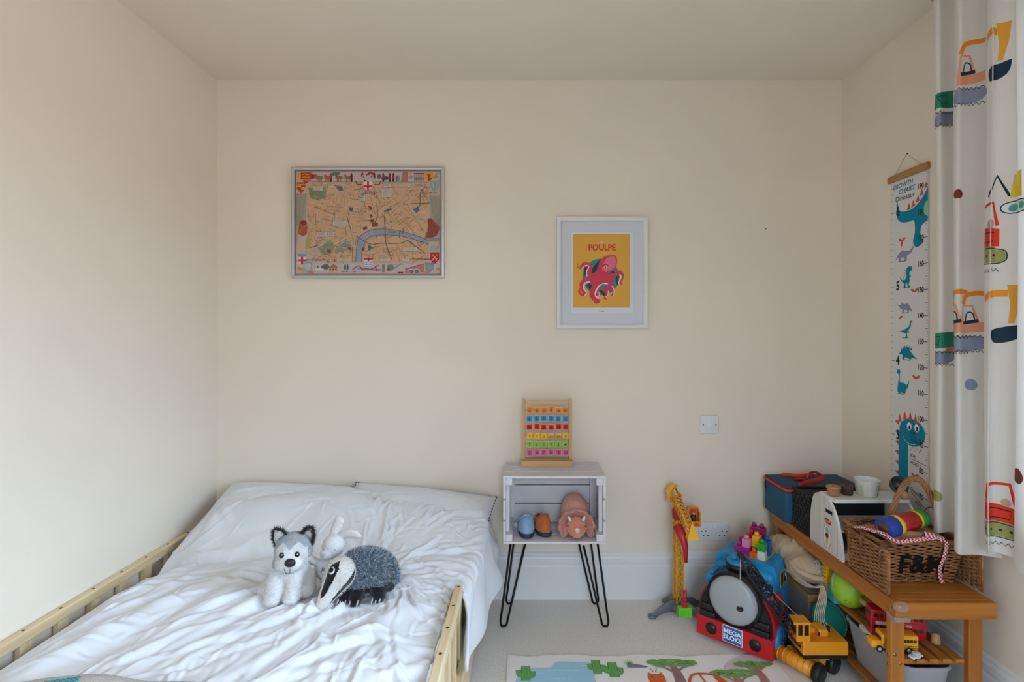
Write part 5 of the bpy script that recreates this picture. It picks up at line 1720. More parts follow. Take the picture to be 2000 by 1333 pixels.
S_.ell(2.010, .524, .010, .011, '#7fb4a4', 5); S_.ell(2.004, .516, .007, .008, '#8fc0b0', 5); S_.ell(2.010, .504, .011, .010, '#6a3028', 6)
S_.poly([(2.002, .495), (2.018, .495), (2.014, .468), (2.006, .468)], '#dd9a62', 6)
S_.rect(1.975, .592, 2.020, .606, '#2a2624', 3)
S_.build('side_print', sp, lambda u, v, h: (1.156 - h - wloc(sp).x, u - wloc(sp).y, v - wloc(sp).z))
MB().box((1.1665, 1.975, GZ + .196), (1.4515, 2.085, GZ + .210), .003).build('top_shelf', WHP, ic)
MB().box((1.1665, 2.118, GZ + .010), (1.4515, 2.127, GZ + .194), .002).build('back_panel', mat('dark_back_panel', '#1c1a1a', .6), ic)
MB().box((1.1665, 1.945, GZ + .095), (1.4515, 2.115, GZ + .103), .002).build('middle_shelf', WHP, ic)
MB().box((1.1665, 1.918, GZ + .002), (1.4515, 2.117, GZ + .030), .003).build('base_shelf', WHP, ic)
MB().box((1.168, 1.930, GZ + .031), (1.260, 2.02, GZ + .036), .001).build('tray', plastic('#c8cdd4'), ic)
zt = GZ + .2105
def tub(label, c, colr):
    o = thing('toy_ice_cream_tub', label, 'toy tub', (c[0], c[1], zt), 0, 'toy tubs on the ice cream counter')
    MB().lathe([(.019, 0), (.021, .004), (.0235, .026), (.0255, .027), (.0255, .035), (.022, .0365), (.008, .0365), (.007, .033), (0, .033)], 24, c=(0, 0, 0)).build('tub_body', mat('tub_' + colr, colr, .6), o, local=True)
tub('tan wooden ice cream tub at the left end of the counter top', (1.192, 2.030), '#b07a4c')
tub('dark brown wooden ice cream tub next to the tan one', (1.250, 2.040), '#4a3124')
pc = thing('paper_cup', 'white paper cup with green and yellow stripes on the counter top', 'paper cup', (1.325, 2.035, zt))
MB().lathe([(.034, 0), (.036, .001), (.044, .060), (.0455, .061), (.0445, .0625), (.043, .060), (.035, .004), (0, .004)], 32).build('cup', mat('cup_card', '#e4e2da', .6), pc, local=True)
cs = MB()
for a0, wd, c_ in ((205, 9, 0), (217, 4, 1), (236, 3, 2), (262, 3, 3), (286, 4, 1), (296, 10, 0), (309, 4, 1), (330, 8, 0)):
    for q in range(3):
        a, b = math.radians(a0 + wd * q / 3), math.radians(a0 + wd * (q + 1) / 3)
        f_ = lambda an, z_: ((.0366 + .0078 * z_ / .059) * math.cos(an), (.0366 + .0078 * z_ / .059) * math.sin(an), z_)
        cs.add([f_(a, .003), f_(b, .003), f_(b, .044), f_(a, .044)], [(0, 1, 2, 3)], c_)
cs.build('stripes', [ink('#8fbf9c'), ink('#d8b23a'), ink('#c9a08c'), ink('#d8c6a8')], pc, local=True)
scp = thing('toy_ice_cream_scoop', 'dark grey toy scoop with wooden ball end on the counter top', 'toy scoop', (1.435, 2.02, zt))
MB().lathe([(0, 0), (.020, .004), (.030, .018), (.033, .036), (.031, .037), (.026, .020), (.016, .008), (0, .005)], 24, M=Matrix.Translation((-.004, .006, .036)) @ Matrix.Rotation(math.radians(60), 4, 'X') @ Matrix.Translation((0, 0, -.01))).build('bowl', plastic('#3c4248', .3), scp, local=True)
MB().ell((-.004, -.040, .016), .015, 0, 16, 12).build('ball_end', mat('ball_wood', '#c39566', .5), scp, local=True)
MB().tube([(-.004, -.030, .018), (-.004, .0, .03)], .005, 8).build('stem', plastic('#3c4248', .3), scp, local=True)

# ---------------------------------------------------------------- wicker hamper
WK, WK2 = mat('wicker', '#a8764a', .6, hex2='#8a5a34', vscale=30), mat('wicker_dark', '#7a4e2c', .65)
hp = thing('wicker_hamper', 'brown wicker picnic hamper with arched handle and black initials on the bench', 'basket', (1.325, 1.80, GZ + .001))
def weave(A, B, C, D, rows, stakes, r, name, amp=.0032):
    """woven panel between bottom edge A-B and top edge D-C"""
    A, B, C, D = map(Vector, (A, B, C, D))
    nrm = (B - A).cross(D - A).normalized()
    mb = MB()
    rr = random.Random(rows * 7 + stakes)
    for i in range(stakes + 1):
        t_ = i / stakes
        mb.tube([A.lerp(B, t_), D.lerp(C, t_)], r * 1.0, 5, 1)
    n = stakes * 4
    for j in range(rows):
        v = (j + .5) / rows
        P0, P1 = A.lerp(D, v), B.lerp(C, v)
        ph = math.pi * (j % 2)
        L_ = (P1 - P0).length
        jz = rr.uniform(-.0008, .0008)
        up_ = (D - A).normalized()
        mb.tube([P0.lerp(P1, i / n) + nrm * amp * math.sin(i / n * stakes * math.pi + ph) + up_ * (jz + .0011 * math.sin(i * .7 + j * 2.1)) for i in range(n + 1)], r * rr.uniform(.85, 1.15), 5, 0)
    return mb
H0, H1 = GZ + .003, GZ + .140
# body, flaring upwards
b0 = [(1.200, 1.765), (1.440, 1.765), (1.440, 1.930), (1.200, 1.930)]
t0 = [(1.178, 1.742), (1.462, 1.742), (1.462, 1.945), (1.178, 1.945)]
wv = MB()
for i in range(4):
    j = (i + 1) % 4
    m_ = weave((*b0[i], H0), (*b0[j], H0), (*t0[j], H1), (*t0[i], H1), 22, 11 if i % 2 == 0 else 8, .0030, 'w')
    wv.add(m_.v, m_.f, 0, True)
    wv.m[-len(m_.f):] = m_.m
wv.build('woven_body', [WK, WK2], hp)['kind'] = 'stuff'
MB().box((1.204, 1.769, H0), (1.436, 1.926, H0 + .006)).build('hamper_base', WK2, hp)
MB().box((1.206, 1.771, H0 + .007), (1.434, 1.924, H1 - .02), 0).build('filling', mat('dark_filling', '#3a281c', .9), hp)
rimm = MB()
for a in range(3):
    ph = a * 2.09
    pts = []
    loop = [(*p, H1) for p in t0]
    for i in range(4):
        P0, P1 = Vector(loop[i]), Vector(loop[(i + 1) % 4])
        for q in range(18):
            u_ = i * 18 + q
            pts.append(P0.lerp(P1, q / 18) + Vector((0, 0, .005 + .004 * math.sin(u_ * .9 + ph))) + Vector((.004 * math.cos(u_ * .9 + ph), .004 * math.cos(u_ * .9 + ph), 0)))
    rimm.tube(pts, .0036, 5, closed=True)
rimm.build('rim', WK, hp)
# end flaps: vertical wicker panels framed with canes
for x, y0_, y1_ in ((1.160, 1.672, 1.882), (1.474, 1.690, 1.862)):
    m_ = weave((x, y0_, GZ + .006), (x, y1_, GZ + .006), (x, y1_, GZ + .132), (x, y0_, GZ + .132), 20, 9, .0034, 'f', .0036)
    for p, q in (((y0_, .004), (y0_, .136)), ((y1_, .004), (y1_, .136)), ((y0_, .004), (y1_, .004)), ((y0_, .134), (y1_, .134)), ((y0_ + .006, .004), (y0_ + .006, .136))):
        m_.tube([(x, p[0], GZ + p[1] + .002), (x, q[0], GZ + q[1] + .002)], .0042, 6, 0)
    m_.build('end_flap', [WK, WK2], hp)['kind'] = 'stuff'
for y in (1.70, 1.80):
    MB().tube([(1.158, y, GZ + .100), (1.156, y + .004, GZ + .128), (1.166, y + .008, GZ + .146), (1.20, y + .03, GZ + .150)], .011, 8, flat=.25).build('leather_strap', mat('brown_leather', '#6a4024', .5), hp)
    MB().cyl((1.1545, y + .004, GZ + .132), (1.152, y + .004, GZ + .133), .0045, 10).build('stud', M_BOLT, hp)
# arched handle of twisted cane
base_arc = [Vector((1.287 + .150 * (i / 30), 1.855 - .045 * (i / 30), GZ + .135 + .197 * math.sin(math.pi * min(1, max(0, i / 30))) ** .62)) for i in range(31)]
hd_ = MB()
P_, T_, N_ = frames(base_arc)
for a in range(5):
    pts = []
    for i in range(31):
        an = i * .55 + a * 2 * math.pi / 5
        B_ = T_[i].cross(N_[i])
        pts.append(P_[i] + N_[i] * .0065 * math.cos(an) + B_ * .0065 * math.sin(an))
    hd_.tube(pts, .0042, 6)
hd_.build('handle', WK, hp)
# initials painted on the near side: F & M
Fh = Flat()
Fh.text('F&M', 0, 0, .088, '#15110e', 1, bold=.03, sx=.95)
sl = (1.765 - 1.742) / (H1 - H0)
lx, ly, lz = 1.322 - hp.location.x, -hp.location.y, GZ + .066 - hp.location.z
Fh.build('painted_initials', hp, lambda u, v, h: (lx + u, ly + 1.765 - sl * (GZ + .066 + v - H0) - .0078 - h, lz + v))

# toy torch lying on the hamper
tz = GZ + .178
torch = thing('toy_torch', 'blue, yellow, red and green toy torch lying on the wicker hamper', 'toy torch', (1.31, 1.80, tz - .033))
t0_, t1_ = Vector((1.215, 1.775, tz)), Vector((1.372, 1.815, tz + .022))
def tp_(u): return t0_.lerp(t1_, u)
for nm, u0, u1, r0, r1, c_ in (('lens_ring', -.02, .26, .0345, .0335, '#1640a8'), ('yellow_band', .26, .36, .0335, .033, '#e8c21e'), ('red_barrel', .36, .80, .0325, .0300, '#b01820'), ('yellow_band', .80, .86, .0310, .030, '#e8c21e'), ('green_cap', .86, 1.02, .0325, .030, '#1f8a3a')):
    MB().tube([tp_(u0), tp_(u0 + .004), tp_(u1 - .004), tp_(u1)], [r0 * .96, r0, r1, r1 * .96], 26).build(nm, plastic(c_, .25), torch)
MB().tube([tp_(-.021), tp_(-.024)], .024, 20).build('lens', plastic('#5a3a34', .2), torch)
MB().box(tuple(tp_(.55) + Vector((-.014, -.036, -.004))), tuple(tp_(.55) + Vector((.014, -.030, .006))), .002).build('switch', plastic('#b01820', .3), torch)
MB().tube(spline([tp_(1.02), tp_(1.08) + Vector((0, 0, .02)), tp_(1.2) + Vector((0, 0, .03)), tp_(1.35) + Vector((.0, 0, .018))], 5), .0016, 6).build('wrist_cord', BK, torch)
# cardboard and gingham ribbon
cb_ = thing('cardboard_sheet', 'folded brown cardboard sheet lying over the hamper under the torch', 'cardboard', (1.31, 1.79, GZ + .146))
CARD = mat('brown_card', '#a47a56', .85, var=.04, vscale=12)
MB().add([(1.200, 1.745, .598), (1.400, 1.752, .600), (1.395, 1.86, .606), (1.195, 1.855, .604), (1.195, 1.765, .612)], [(0, 1, 2, 3)]).build('card', CARD, cb_).modifiers.new('t', 'SOLIDIFY').thickness = .003
MB().tube([(1.205, 1.80, .610), (1.26, 1.772, .608), (1.30, 1.76, .606), (1.36, 1.755, .604)], .010, 8, flat=.18).build('card_edge', CARD, cb_)
GING = bpy.data.materials.new('gingham_ribbon'); GING.use_nodes = True
_n = GING.node_tree.nodes; _l = GING.node_tree.links
_c = _n.new('ShaderNodeTexChecker'); _c.inputs['Scale'].default_value = 170; _c.inputs['Color1'].default_value = lin('#c0283c'); _c.inputs['Color2'].default_value = lin('#e8d8d8')
_t = _n.new('ShaderNodeTexCoord'); _l.new(_t.outputs['Object'], _c.inputs['Vector']); _l.new(_c.outputs[0], _n['Principled BSDF'].inputs['Base Color']); _n['Principled BSDF'].inputs['Roughness'].default_value = .85
def ribbon(pts, w_):
    P_, T_, N_ = frames(spline(pts, 6))
    mb = MB(); vs = []
    for p, t__ in zip(P_, T_):
        s2 = t__.cross(Vector((0, -.75, .65))).normalized() if abs(t__.z) < .8 else Vector((1, 0, 0))
        vs += [p - s2 * w_, p + s2 * w_]
    mb.add(vs, [(2 * i, 2 * i + 1, 2 * i + 3, 2 * i + 2) for i in range(len(P_) - 1)], 0, True)
    return mb
rib = thing('gingham_ribbon', 'red gingham ribbon trailing over the front of the wicker hamper', 'ribbon', (1.32, 1.74, GZ + .10))
for pts, w_ in (([(1.185, 1.79, .612), (1.205, 1.752, .608), (1.23, 1.738, .592), (1.28, 1.734, .596), (1.33, 1.733, .603), (1.372, 1.732, .606), (1.388, 1.727, .590), (1.385, 1.734, .54), (1.378, 1.742, .50), (1.382, 1.745, .465), (1.388, 1.742, .449)], .0065),
                ([(1.325, 1.738, .616), (1.35, 1.733, .612), (1.378, 1.730, .600)], .009), ([(1.165, 1.86, .595), (1.175, 1.82, .606), (1.195, 1.78, .606)], .008), ([(1.30, 1.88, .62), (1.302, 1.872, .64), (1.305, 1.87, .655)], .007)):
    r0 = ribbon(pts, w_).build('ribbon_loop', GING, rib)
    r0.modifiers.new('t', 'SOLIDIFY').thickness = .0012

# ================================================================ on the middle shelf
MZ = .2485
sack = thing('drawstring_sack', 'beige cotton drawstring sack stuffed on the far end of the shelf', 'sack', (1.20, 2.27, MZ))
CLOTH = mat('beige_cotton', '#bfa98c', .9, bump=.25, bscale=35)
me_ = blob([('s', (-.01, .0, .075), (.105, .13, .068)), ('s', (-.035, -.10, .062), (.085, .085, .058)), ('s', (-.075, .02, .10), (.05, .07, .045)), ('s', (.02, -.14, .05), (.06, .06, .045))], .006, 8)
nv = len(me_.vertices)
co = np.zeros(nv * 3); me_.vertices.foreach_get('co', co); co = co.reshape(-1, 3)
wob = make_wrinkles(co[:, 1] * 1.0, co[:, 2] + co[:, 0], 60, 5, (-.2, .15, -.1, .25), (.002, .007), (.006, .014), (.04, .14), lambda a, b, r: r.uniform(.3, 1.9))
co[:, 0] -= wob; co[:, 2] += wob * .6
co[:, 2] = np.maximum(co[:, 2], 0)
me_.vertices.foreach_set('co', co.reshape(-1))
skin('sack_body', me_, CLOTH, sack)
MB().tube(spline([(-.105, -.10, .085), (-.10, -.15, .070), (-.06, -.19, .06), (-.01, -.20, .055)], 5), [.012] * 16, 8).build('gathered_neck', CLOTH, sack, local=True)
ROPE = mat('cotton_cord', '#cdbfa6', .85)
for k_ in range(6):
    o_ = k_ * .0095
    MB().tube(spline([(1.11 - o_ * .4, 2.24 - o_, .300 - o_), (1.105 - o_ * .6, 2.18, .268 + o_ * .6), (1.125, 2.10 - o_, .262 + o_ * .5), (1.150, 2.055 - o_ * .6, .285 + .3 * o_), (1.142 + o_ * .3, 2.040 - o_ * .5, .255), (1.126 + o_ * .4, 2.042 - o_ * .6, .185), (1.118 + o_ * .9, 2.030 - o_ * .5, .110 + o_ * .9), (1.12 + o_ * 1.2, 2.025 - o_ * .5, .080 + o_ * .8)], 6), .0019, 6).build('drawstring', ROPE, sack)
wrap = thing('plastic_wrap', 'crumpled clear plastic bag between the sack and the green ball', 'plastic bag', (1.20, 2.09, MZ))
me_ = blob([('s', (0, 0, .05), (.035, .045, .05)), ('s', (-.02, .02, .085), (.02, .03, .03))], .006, 3)
for v in me_.vertices:
    v.co += Vector((random.Random(v.index).uniform(-.005, .005), random.Random(v.index + 9).uniform(-.005, .005), random.Random(v.index + 5).uniform(-.004, .004)))
    v.co.z = max(v.co.z, 0)
for p in me_.polygons: p.use_smooth = False
skin('film', me_, mat('clear_film', '#d4d4d8', .25, alpha=.45), wrap)
# green ball
ball = thing('green_ball', 'lime green toy ball with pale blue rim on the shelf', 'ball', (1.222, 1.975, MZ))
gb = MB().ell((0, 0, .071), (.066, .066, .0705), 0, 32, 22)
gb.build('ball_body', plastic('#93c22e', .35), ball, local=True)
Mr = Matrix.Translation((-.034, .037, .076)) @ Matrix.Rotation(math.radians(-45), 4, 'Z') @ Matrix.Rotation(math.radians(-90), 4, 'Y')
MB().lathe([(.040, -.010), (.0475, -.008), (.0455, .000), (.036, .005), (0, .007)], 30, M=Mr).build('blue_cap', plastic('#8ec6cf', .4), ball, local=True)
for dx, dz in ((-.012, .115), (-.045, .045), (-.028, .045)):
    d = Vector((dx, -.045, dz - .071)).normalized()
    MB().ell(Vector((0, 0, .071)) + Vector((d.x * .066, d.y * .066, d.z * .0705)), .0022, 0, 8, 6).build('dot', plastic('#2c4a18'), ball, local=True)
for rr_ in (.0045, .009, .013, .017):
    c0 = Vector((.012, -.056, .098))
    MB().tube([Vector((.012 + rr_ * math.cos(a), -.0, .100 + rr_ * math.sin(a))) for a in [.4 + 1.6 * i / 8 for i in range(9)]], .0007, 5, M=Matrix.Translation((0, -.0575, 0))).build('moulded_arc', plastic('#5f8a20'), ball, local=True)
ty = thing('toothed_toy', 'yellow and red toothed toy piece behind the green ball', 'toy', (1.20, 2.055, MZ))
q = MB().box((1.175, 2.045, MZ + .06), (1.20, 2.075, MZ + .135), .003)
for k_ in range(5): q.box((1.168, 2.05, MZ + .066 + k_ * .014), (1.176, 2.07, MZ + .073 + k_ * .014), .001)
q.box((1.175, 2.045, MZ), (1.235, 2.075, MZ + .06), .004)
q.build('yellow_piece', plastic('#e8b020'), ty)
MB().box((1.2005, 2.045, MZ + .0605), (1.255, 2.075, MZ + .125), .004).build('red_piece', plastic('#b8281e'), ty)
tb2 = MB().box((1.172, 1.99, MZ), (1.205, 2.04, MZ + .055), .004).build('teal_box', plastic('#3aa0b4', .4))
tb2.data.transform(Matrix.Translation((0, .0, 0))); rebase(tb2, (1.188, 2.02, MZ)); tag(tb2, 'small teal plastic box tucked behind the green ball', 'toy box')
# wooden pieces
WT = wood('toy_wood', '#cda374', '#b98c5c', 1, .5)
wbk = MB().box((1.212, 1.865, MZ + .052), (1.300, 1.905, MZ + .072), .003).build('wooden_plank', WT)
rebase(wbk, (1.256, 1.885, MZ + .052)); tag(wbk, 'pale wooden toy plank on the shelf in front of the green ball', 'toy plank')
wcu = MB().lathe([(.030, 0), (.033, .003), (.036, .075), (.034, .078), (0, .078)], 26).build('wooden_cup', mat('cup_wood', '#b88e72', .6))
wcu.location = (1.298, 1.845, MZ + .046); tag(wcu, 'upturned pinkish wooden toy cup under the bench top', 'toy cup')
wpl = thing('wooden_disc_cart', 'round wooden toy board on disc wheels behind the red bus', 'wooden toy', (1.29, 1.835, MZ))
MB().lathe([(.068, .033), (.070, .036), (.070, .043), (.067, .045), (0, .045)], 32, c=(1.300, 1.835, MZ)).build('round_board', WT, wpl)
for y in (1.80, 1.87):
    MB().tube([(1.232, y, MZ + .026), (1.246, y, MZ + .026)], .026, 20).build('disc_wheel', WT, wpl)
    MB().tube([(1.345, y, MZ + .026), (1.358, y, MZ + .026)], .026, 20).build('disc_wheel', WT, wpl)
MB().cyl((1.225, 1.80, MZ + .026), (1.365, 1.80, MZ + .026), .004, 8).build('axle', WT, wpl)
MB().cyl((1.225, 1.87, MZ + .026), (1.365, 1.87, MZ + .026), .004, 8).build('axle', WT, wpl)

def bus(name, label, loc, rz, Lh, Wd, Ht, body_c, decks, hood):
    b = thing(name, label, 'toy bus', loc, rz)
    mm = plastic(body_c, .3)
    z0_ = .010
    mb = MB()
    x0_ = -Lh / 2 + (hood if hood else 0)
    mb.box((x0_, -Wd / 2, z0_), (Lh / 2, Wd / 2, Ht), .006, seg=3)
    if hood:
        mb.box((-Lh / 2, -Wd / 2 + .003, z0_), (x0_ + .004, Wd / 2 - .003, z0_ + (Ht - z0_) * .50), .006, seg=3)
    mb.build('body', mm, b, local=True)
    dk = plastic('#2a1c18', .2)
    for d in range(decks):
        zc = z0_ + (Ht - z0_) * ((.62 if decks == 1 else (.36, .78)[d]))
        hh = (Ht - z0_) * (.20 if decks == 1 else .13)
        nwin = 9
        for sy in (-1, 1):
            for i in range(nwin):
                xa = x0_ + .010 + (Lh / 2 - x0_ - .016) * i / nwin
                MB().box((xa, sy * Wd / 2 - .0006, zc - hh / 2), (xa + (Lh / 2 - x0_) / nwin * .72, sy * Wd / 2 + .0006, zc + hh / 2)).build('side_window', dk, b, local=True)
        MB().box((x0_ - .0006, -Wd / 2 + .006, zc - hh * .6), (x0_ + .0006, Wd / 2 - .006, zc + hh * .6)).build('windscreen', dk, b, local=True)
    for sy in (-1, 1):
        for xx in (-Lh / 2 + Lh * .16, Lh / 2 - Lh * .22):
            w_ = MB().tube([(xx, sy * (Wd / 2 - .006), .0105), (xx, sy * (Wd / 2 + .0015), .0105)], .0105, 18).build('wheel', plastic('#18181a', .7), b, local=True)
            MB().tube([(xx, sy * (Wd / 2 + .0012), .0105), (xx, sy * (Wd / 2 + .0022), .0105)], .0055, 14).build('hub_cap', plastic('#b8bcc4', .3), w_, local=True)
    return b
yb_ = bus('school_bus', 'yellow toy school bus at the near end of the shelf', (1.196, 1.712, MZ), math.radians(-6), .142, .044, .058, '#f0a41a', 1, .030)
for zz in (.024, .018):
    MB().box((-.040, -.0227, zz), (.070, -.0219, zz + .0012)).build('black_stripe', plastic('#2a1c10'), yb_, local=True)
Fs = Flat(); Fs.text('SCHOOL', 0, 0, .008, '#7a1e14', 1)
Fs.build('lettering', yb_, lambda u, v, h: (-.020 + u, -.0222 - h, .029 + v))
rb_ = bus('double_decker_bus', 'red toy double decker bus parked behind the yellow bus', (1.252, 1.775, MZ), math.radians(-14), .165, .050, .100, '#b3121e', 2, 0)
MB().box((-.070, -.0256, .050), (.060, -.0248, .064), 0).build('advert_band', plastic('#c41a26'), rb_, local=True)
MB().box((-.068, -.0262, .051), (-.030, -.0254, .062), 0).build('white_panel', plastic('#d8d0cc'), rb_, local=True)
Fs = Flat(); Fs.text('Coca', 0, 0, .012, '#f0e0e0', 1, shear=.3)
Fs.build('advert_lettering', rb_, lambda u, v, h: (.025 + u, -.0258 - h, .057 + v))
for sx_, p_, lab in ((1, (1.237, 1.662, MZ), 'small white toy car beside the bench leg in front of the yellow bus'), (1, (1.185, 1.690, MZ), 'tiny white toy van in front of the yellow bus wheel')):
    cr_ = thing('toy_car', lab, 'toy car', p_, math.radians(20))
    MB().box((-.022, -.010, .004), (.022, .010, .013), .003, seg=3).build('car_body', plastic('#d8dce0', .25), cr_, local=True)
    MB().box((-.010, -.0085, .0125), (.014, .0085, .021), .004, seg=3).build('car_roof', plastic('#c8ccd2', .2), cr_, local=True)
    for a in (-.014, .014):
        for s2 in (-1, 1):
            MB().tube([(a, s2 * .008, .0045), (a, s2 * .0108, .0045)], .0045, 12).build('wheel', plastic('#18181a', .7), cr_, local=True)
ph = MB().lathe([(.013, 0), (.015, .004), (.012, .03), (.0, .034)], 14).build('wooden_peg', WT)
ph.location = (1.365, 1.745, MZ); tag(ph, 'pale wooden peg figure on the shelf right of the buses', 'toy figure')

# ================================================================ below: tub, teal dish, papers
LZ = .0685
tubo = thing('storage_tub', 'grey plastic storage tub on the bottom shelf of the bench', 'storage box', (1.275, 1.79, LZ))
TG = plastic('#9a9da2', .5)
bo_, to_ = [(1.225, 1.690), (1.350, 1.690), (1.350, 1.955), (1.225, 1.955)], [(1.204, 1.668), (1.370, 1.668), (1.370, 1.985), (1.204, 1.985)]
def rr(c, r, n=6):
    out = []
    xs, ys = [p[0] for p in c], [p[1] for p in c]
    x0_, x1_, y0_, y1_ = min(xs), max(xs), min(ys), max(ys)
    for cx_, cy_, a0 in ((x1_ - r, y1_ - r, 0), (x0_ + r, y1_ - r, 90), (x0_ + r, y0_ + r, 180), (x1_ - r, y0_ + r, 270)):
        for i in range(n + 1):
            a = math.radians(a0 + 90 * i / n)
            out.append((cx_ + r * math.cos(a), cy_ + r * math.sin(a)))
    return out
lay = [(rr(bo_, .03), LZ + .001), (rr(to_, .04), .205), ([(p[0] + (p[0] - 1.278) * .05, p[1] + (p[1] - 1.788) * .03) for p in rr(to_, .04)], .206), ([(p[0] + (p[0] - 1.278) * .05, p[1] + (p[1] - 1.788) * .03) for p in rr(to_, .04)], .215), (rr(to_, .04), .216), (rr(bo_, .03), LZ + .006)]
vs, fs = [], []
n = len(lay[0][0])
for ring, z in lay: vs += [(p[0], p[1], z) for p in ring]
for i in range(len(lay) - 1):
    for j in range(n): fs.append((i * n + j, i * n + (j + 1) % n, (i + 1) * n + (j + 1) % n, (i + 1) * n + j))
fs += [tuple(reversed(range(n))), tuple(range((len(lay) - 1) * n, len(lay) * n))]
MB().add(vs, fs, 0, False).build('tub_shell', TG, tubo)
for i, (x, y, z, r, c_) in enumerate(((1.262, 1.905, .160, .028, '#3a4a56'), (1.322, 1.845, .160, .026, '#23483a'), (1.262, 1.795, .160, .028, '#1f3a34'), (1.318, 1.738, .160, .026, '#4a3a30'))):
    o_ = MB().lathe([(r * .7, -.07), (r, -.05), (r, .03), (r * .8, .042), (0, .045)], 18).build('toy_pot', plastic(c_, .5))
    o_.location = (x, y, z - .02)
    tag(o_, ('dark slate', 'dark green', 'deep teal', 'dark brown')[i] + ' toy pot inside the grey storage tub', 'toy pot')
wbg = thing('white_sock_ball', 'crumpled white sock lying over the rim of the storage tub', 'sock', (1.205, 1.86, .217))
skin('sock', blob([('s', (0, .0, .014), (.016, .024, .014)), ('s', (.008, -.035, .011), (.012, .024, .011)), ('s', (.002, -.06, .008), (.010, .014, .008))], .004, 4), plush('#d2d0d0', .03), wbg)
dish = thing('teal_dish', 'teal round plastic dish standing on edge under the shelf', 'toy dish', (1.215, 2.075, LZ))
MB().lathe([(0, .0), (.045, .003), (.066, .014), (.072, .026), (.069, .027), (.060, .017), (.04, .008), (0, .006)], 30, M=Matrix.Translation((1.215, 2.075, LZ + .0735)) @ Matrix.Rotation(math.radians(-62), 4, 'Z') @ Matrix.Rotation(math.radians(80), 4, 'X')).build('dish', plastic('#1f8a7c', .45), dish)
bx2 = thing('wooden_tray', 'shallow wooden tray holding papers at the back of the lower shelf', 'tray', (1.24, 2.26, LZ))
for lo, hi in (((1.165, 2.16, LZ + .10), (1.35, 2.175, LZ + .13)), ((1.165, 2.35, LZ + .10), (1.35, 2.362, LZ + .13)), ((1.165, 2.176, LZ + .10), (1.178, 2.349, LZ + .13)), ((1.337, 2.176, LZ + .10), (1.35, 2.349, LZ + .13))):
    MB().box(lo, hi, .002).build('tray_side', WT, bx2)
MB().box((1.165, 2.16, LZ), (1.35, 2.362, LZ + .098), .006).build('grey_box', plastic('#8d8f92', .6), bx2)
for i, lb in enumerate(('lowest', 'middle', 'topmost')):
    p_ = MB().box((-.075, -.085, 0), (.075, .085, .0075), .001).build('magazine', mat('paper_%d' % i, ('#7f8c86', '#5a6a70', '#c9c8c2')[i], .7))
    p_.location = (1.255, 2.262, LZ + .1025 + i * .0078)
    p_.rotation_euler = (0, 0, math.radians((6, -4, 8)[i]))
    tag(p_, lb + ' of the three magazines on the wooden tray under the bench', 'magazine', 'magazines on the wooden tray')
# ================================================================ growth chart on the right wall
CXW = XR - .004
CHY0, CHY1 = 2.181, 1.977          # left edge (far) and right edge (near) as seen from the room
gc = thing('growth_chart', 'hanging dinosaur growth chart with wooden bar on the right wall', 'growth chart', (XR, (CHY0 + CHY1) / 2, .10))
MB().box((CXW, CHY1, .12), (CXW + .0015, CHY0, 1.915)).build('chart_canvas', mat('chart_canvas', '#dedcda', .8), gc)
MB().box((CXW - .012, CHY1 - .006, 1.905), (XR - .0005, CHY0 + .006, 1.932), .003).build('wooden_bar', wood('bar_wood', '#b98550', '#a06f3e', 1, .5), gc)
MB().tube([(CXW - .004, CHY0 - .03, 1.932), (CXW - .001, (CHY0 + CHY1) / 2 + .01, 2.0), (CXW - .004, CHY1 + .03, 1.932)], .0009, 5).build('hanging_string', mat('thin_string', '#b4aca0', .8), gc)
MB().cyl((XR - .006, (CHY0 + CHY1) / 2 + .01, 2.001), (XR, (CHY0 + CHY1) / 2 + .01, 2.001), .002, 8).build('hook', M_SCREW, gc)
# drawing units are centimetres: u from the left edge, v the height printed on the chart
C = Flat(.01)
BKI, TL, TLD, RDI, LAV, GRS = '#2c2a2c', '#0f86a6', '#0b6c8a', '#d8513e', '#8f92b8', '#5a8a4a'
def zc(cm): return cm - 5.0
for cm in range(20, 196):
    if cm % 10 == 0:
        C.rect(18.2, zc(cm) - .12, 20.2, zc(cm) + .12, BKI, 1)
        C.text(str(cm), 16.6 if cm > 99 else 16.9, zc(cm), 3.0, BKI, 4, bold=.02, sx=.72)
    elif cm % 5 == 0:
        C.rect(18.9, zc(cm) - .08, 20.2, zc(cm) + .08, BKI, 1)
    else:
        C.rect(19.5, zc(cm) - .06, 20.2, zc(cm) + .06, BKI, 1)
for i in range(12, 77):
    v = zc(i * 2.54)
    if i % 12 == 0:
        C.rect(.2, v - .1, 2.8, v + .1, BKI, 1); C.text(str(i // 12), 4.2, v, 5.2, BKI, 4, bold=.03, sx=.75)
    else:
        C.rect(.2, v - .06, 1.2, v + .06, BKI, 1)
C.text('GROWTH', 6.8, zc(193.2), 2.5, TL, 3, bold=.02, shear=.2); C.text('CHART', 9.0, zc(190.6), 2.7, TL, 3, bold=.02, shear=.2); C.text('Dinosaur', 8.2, zc(188.0), 2.9, BKI, 3)
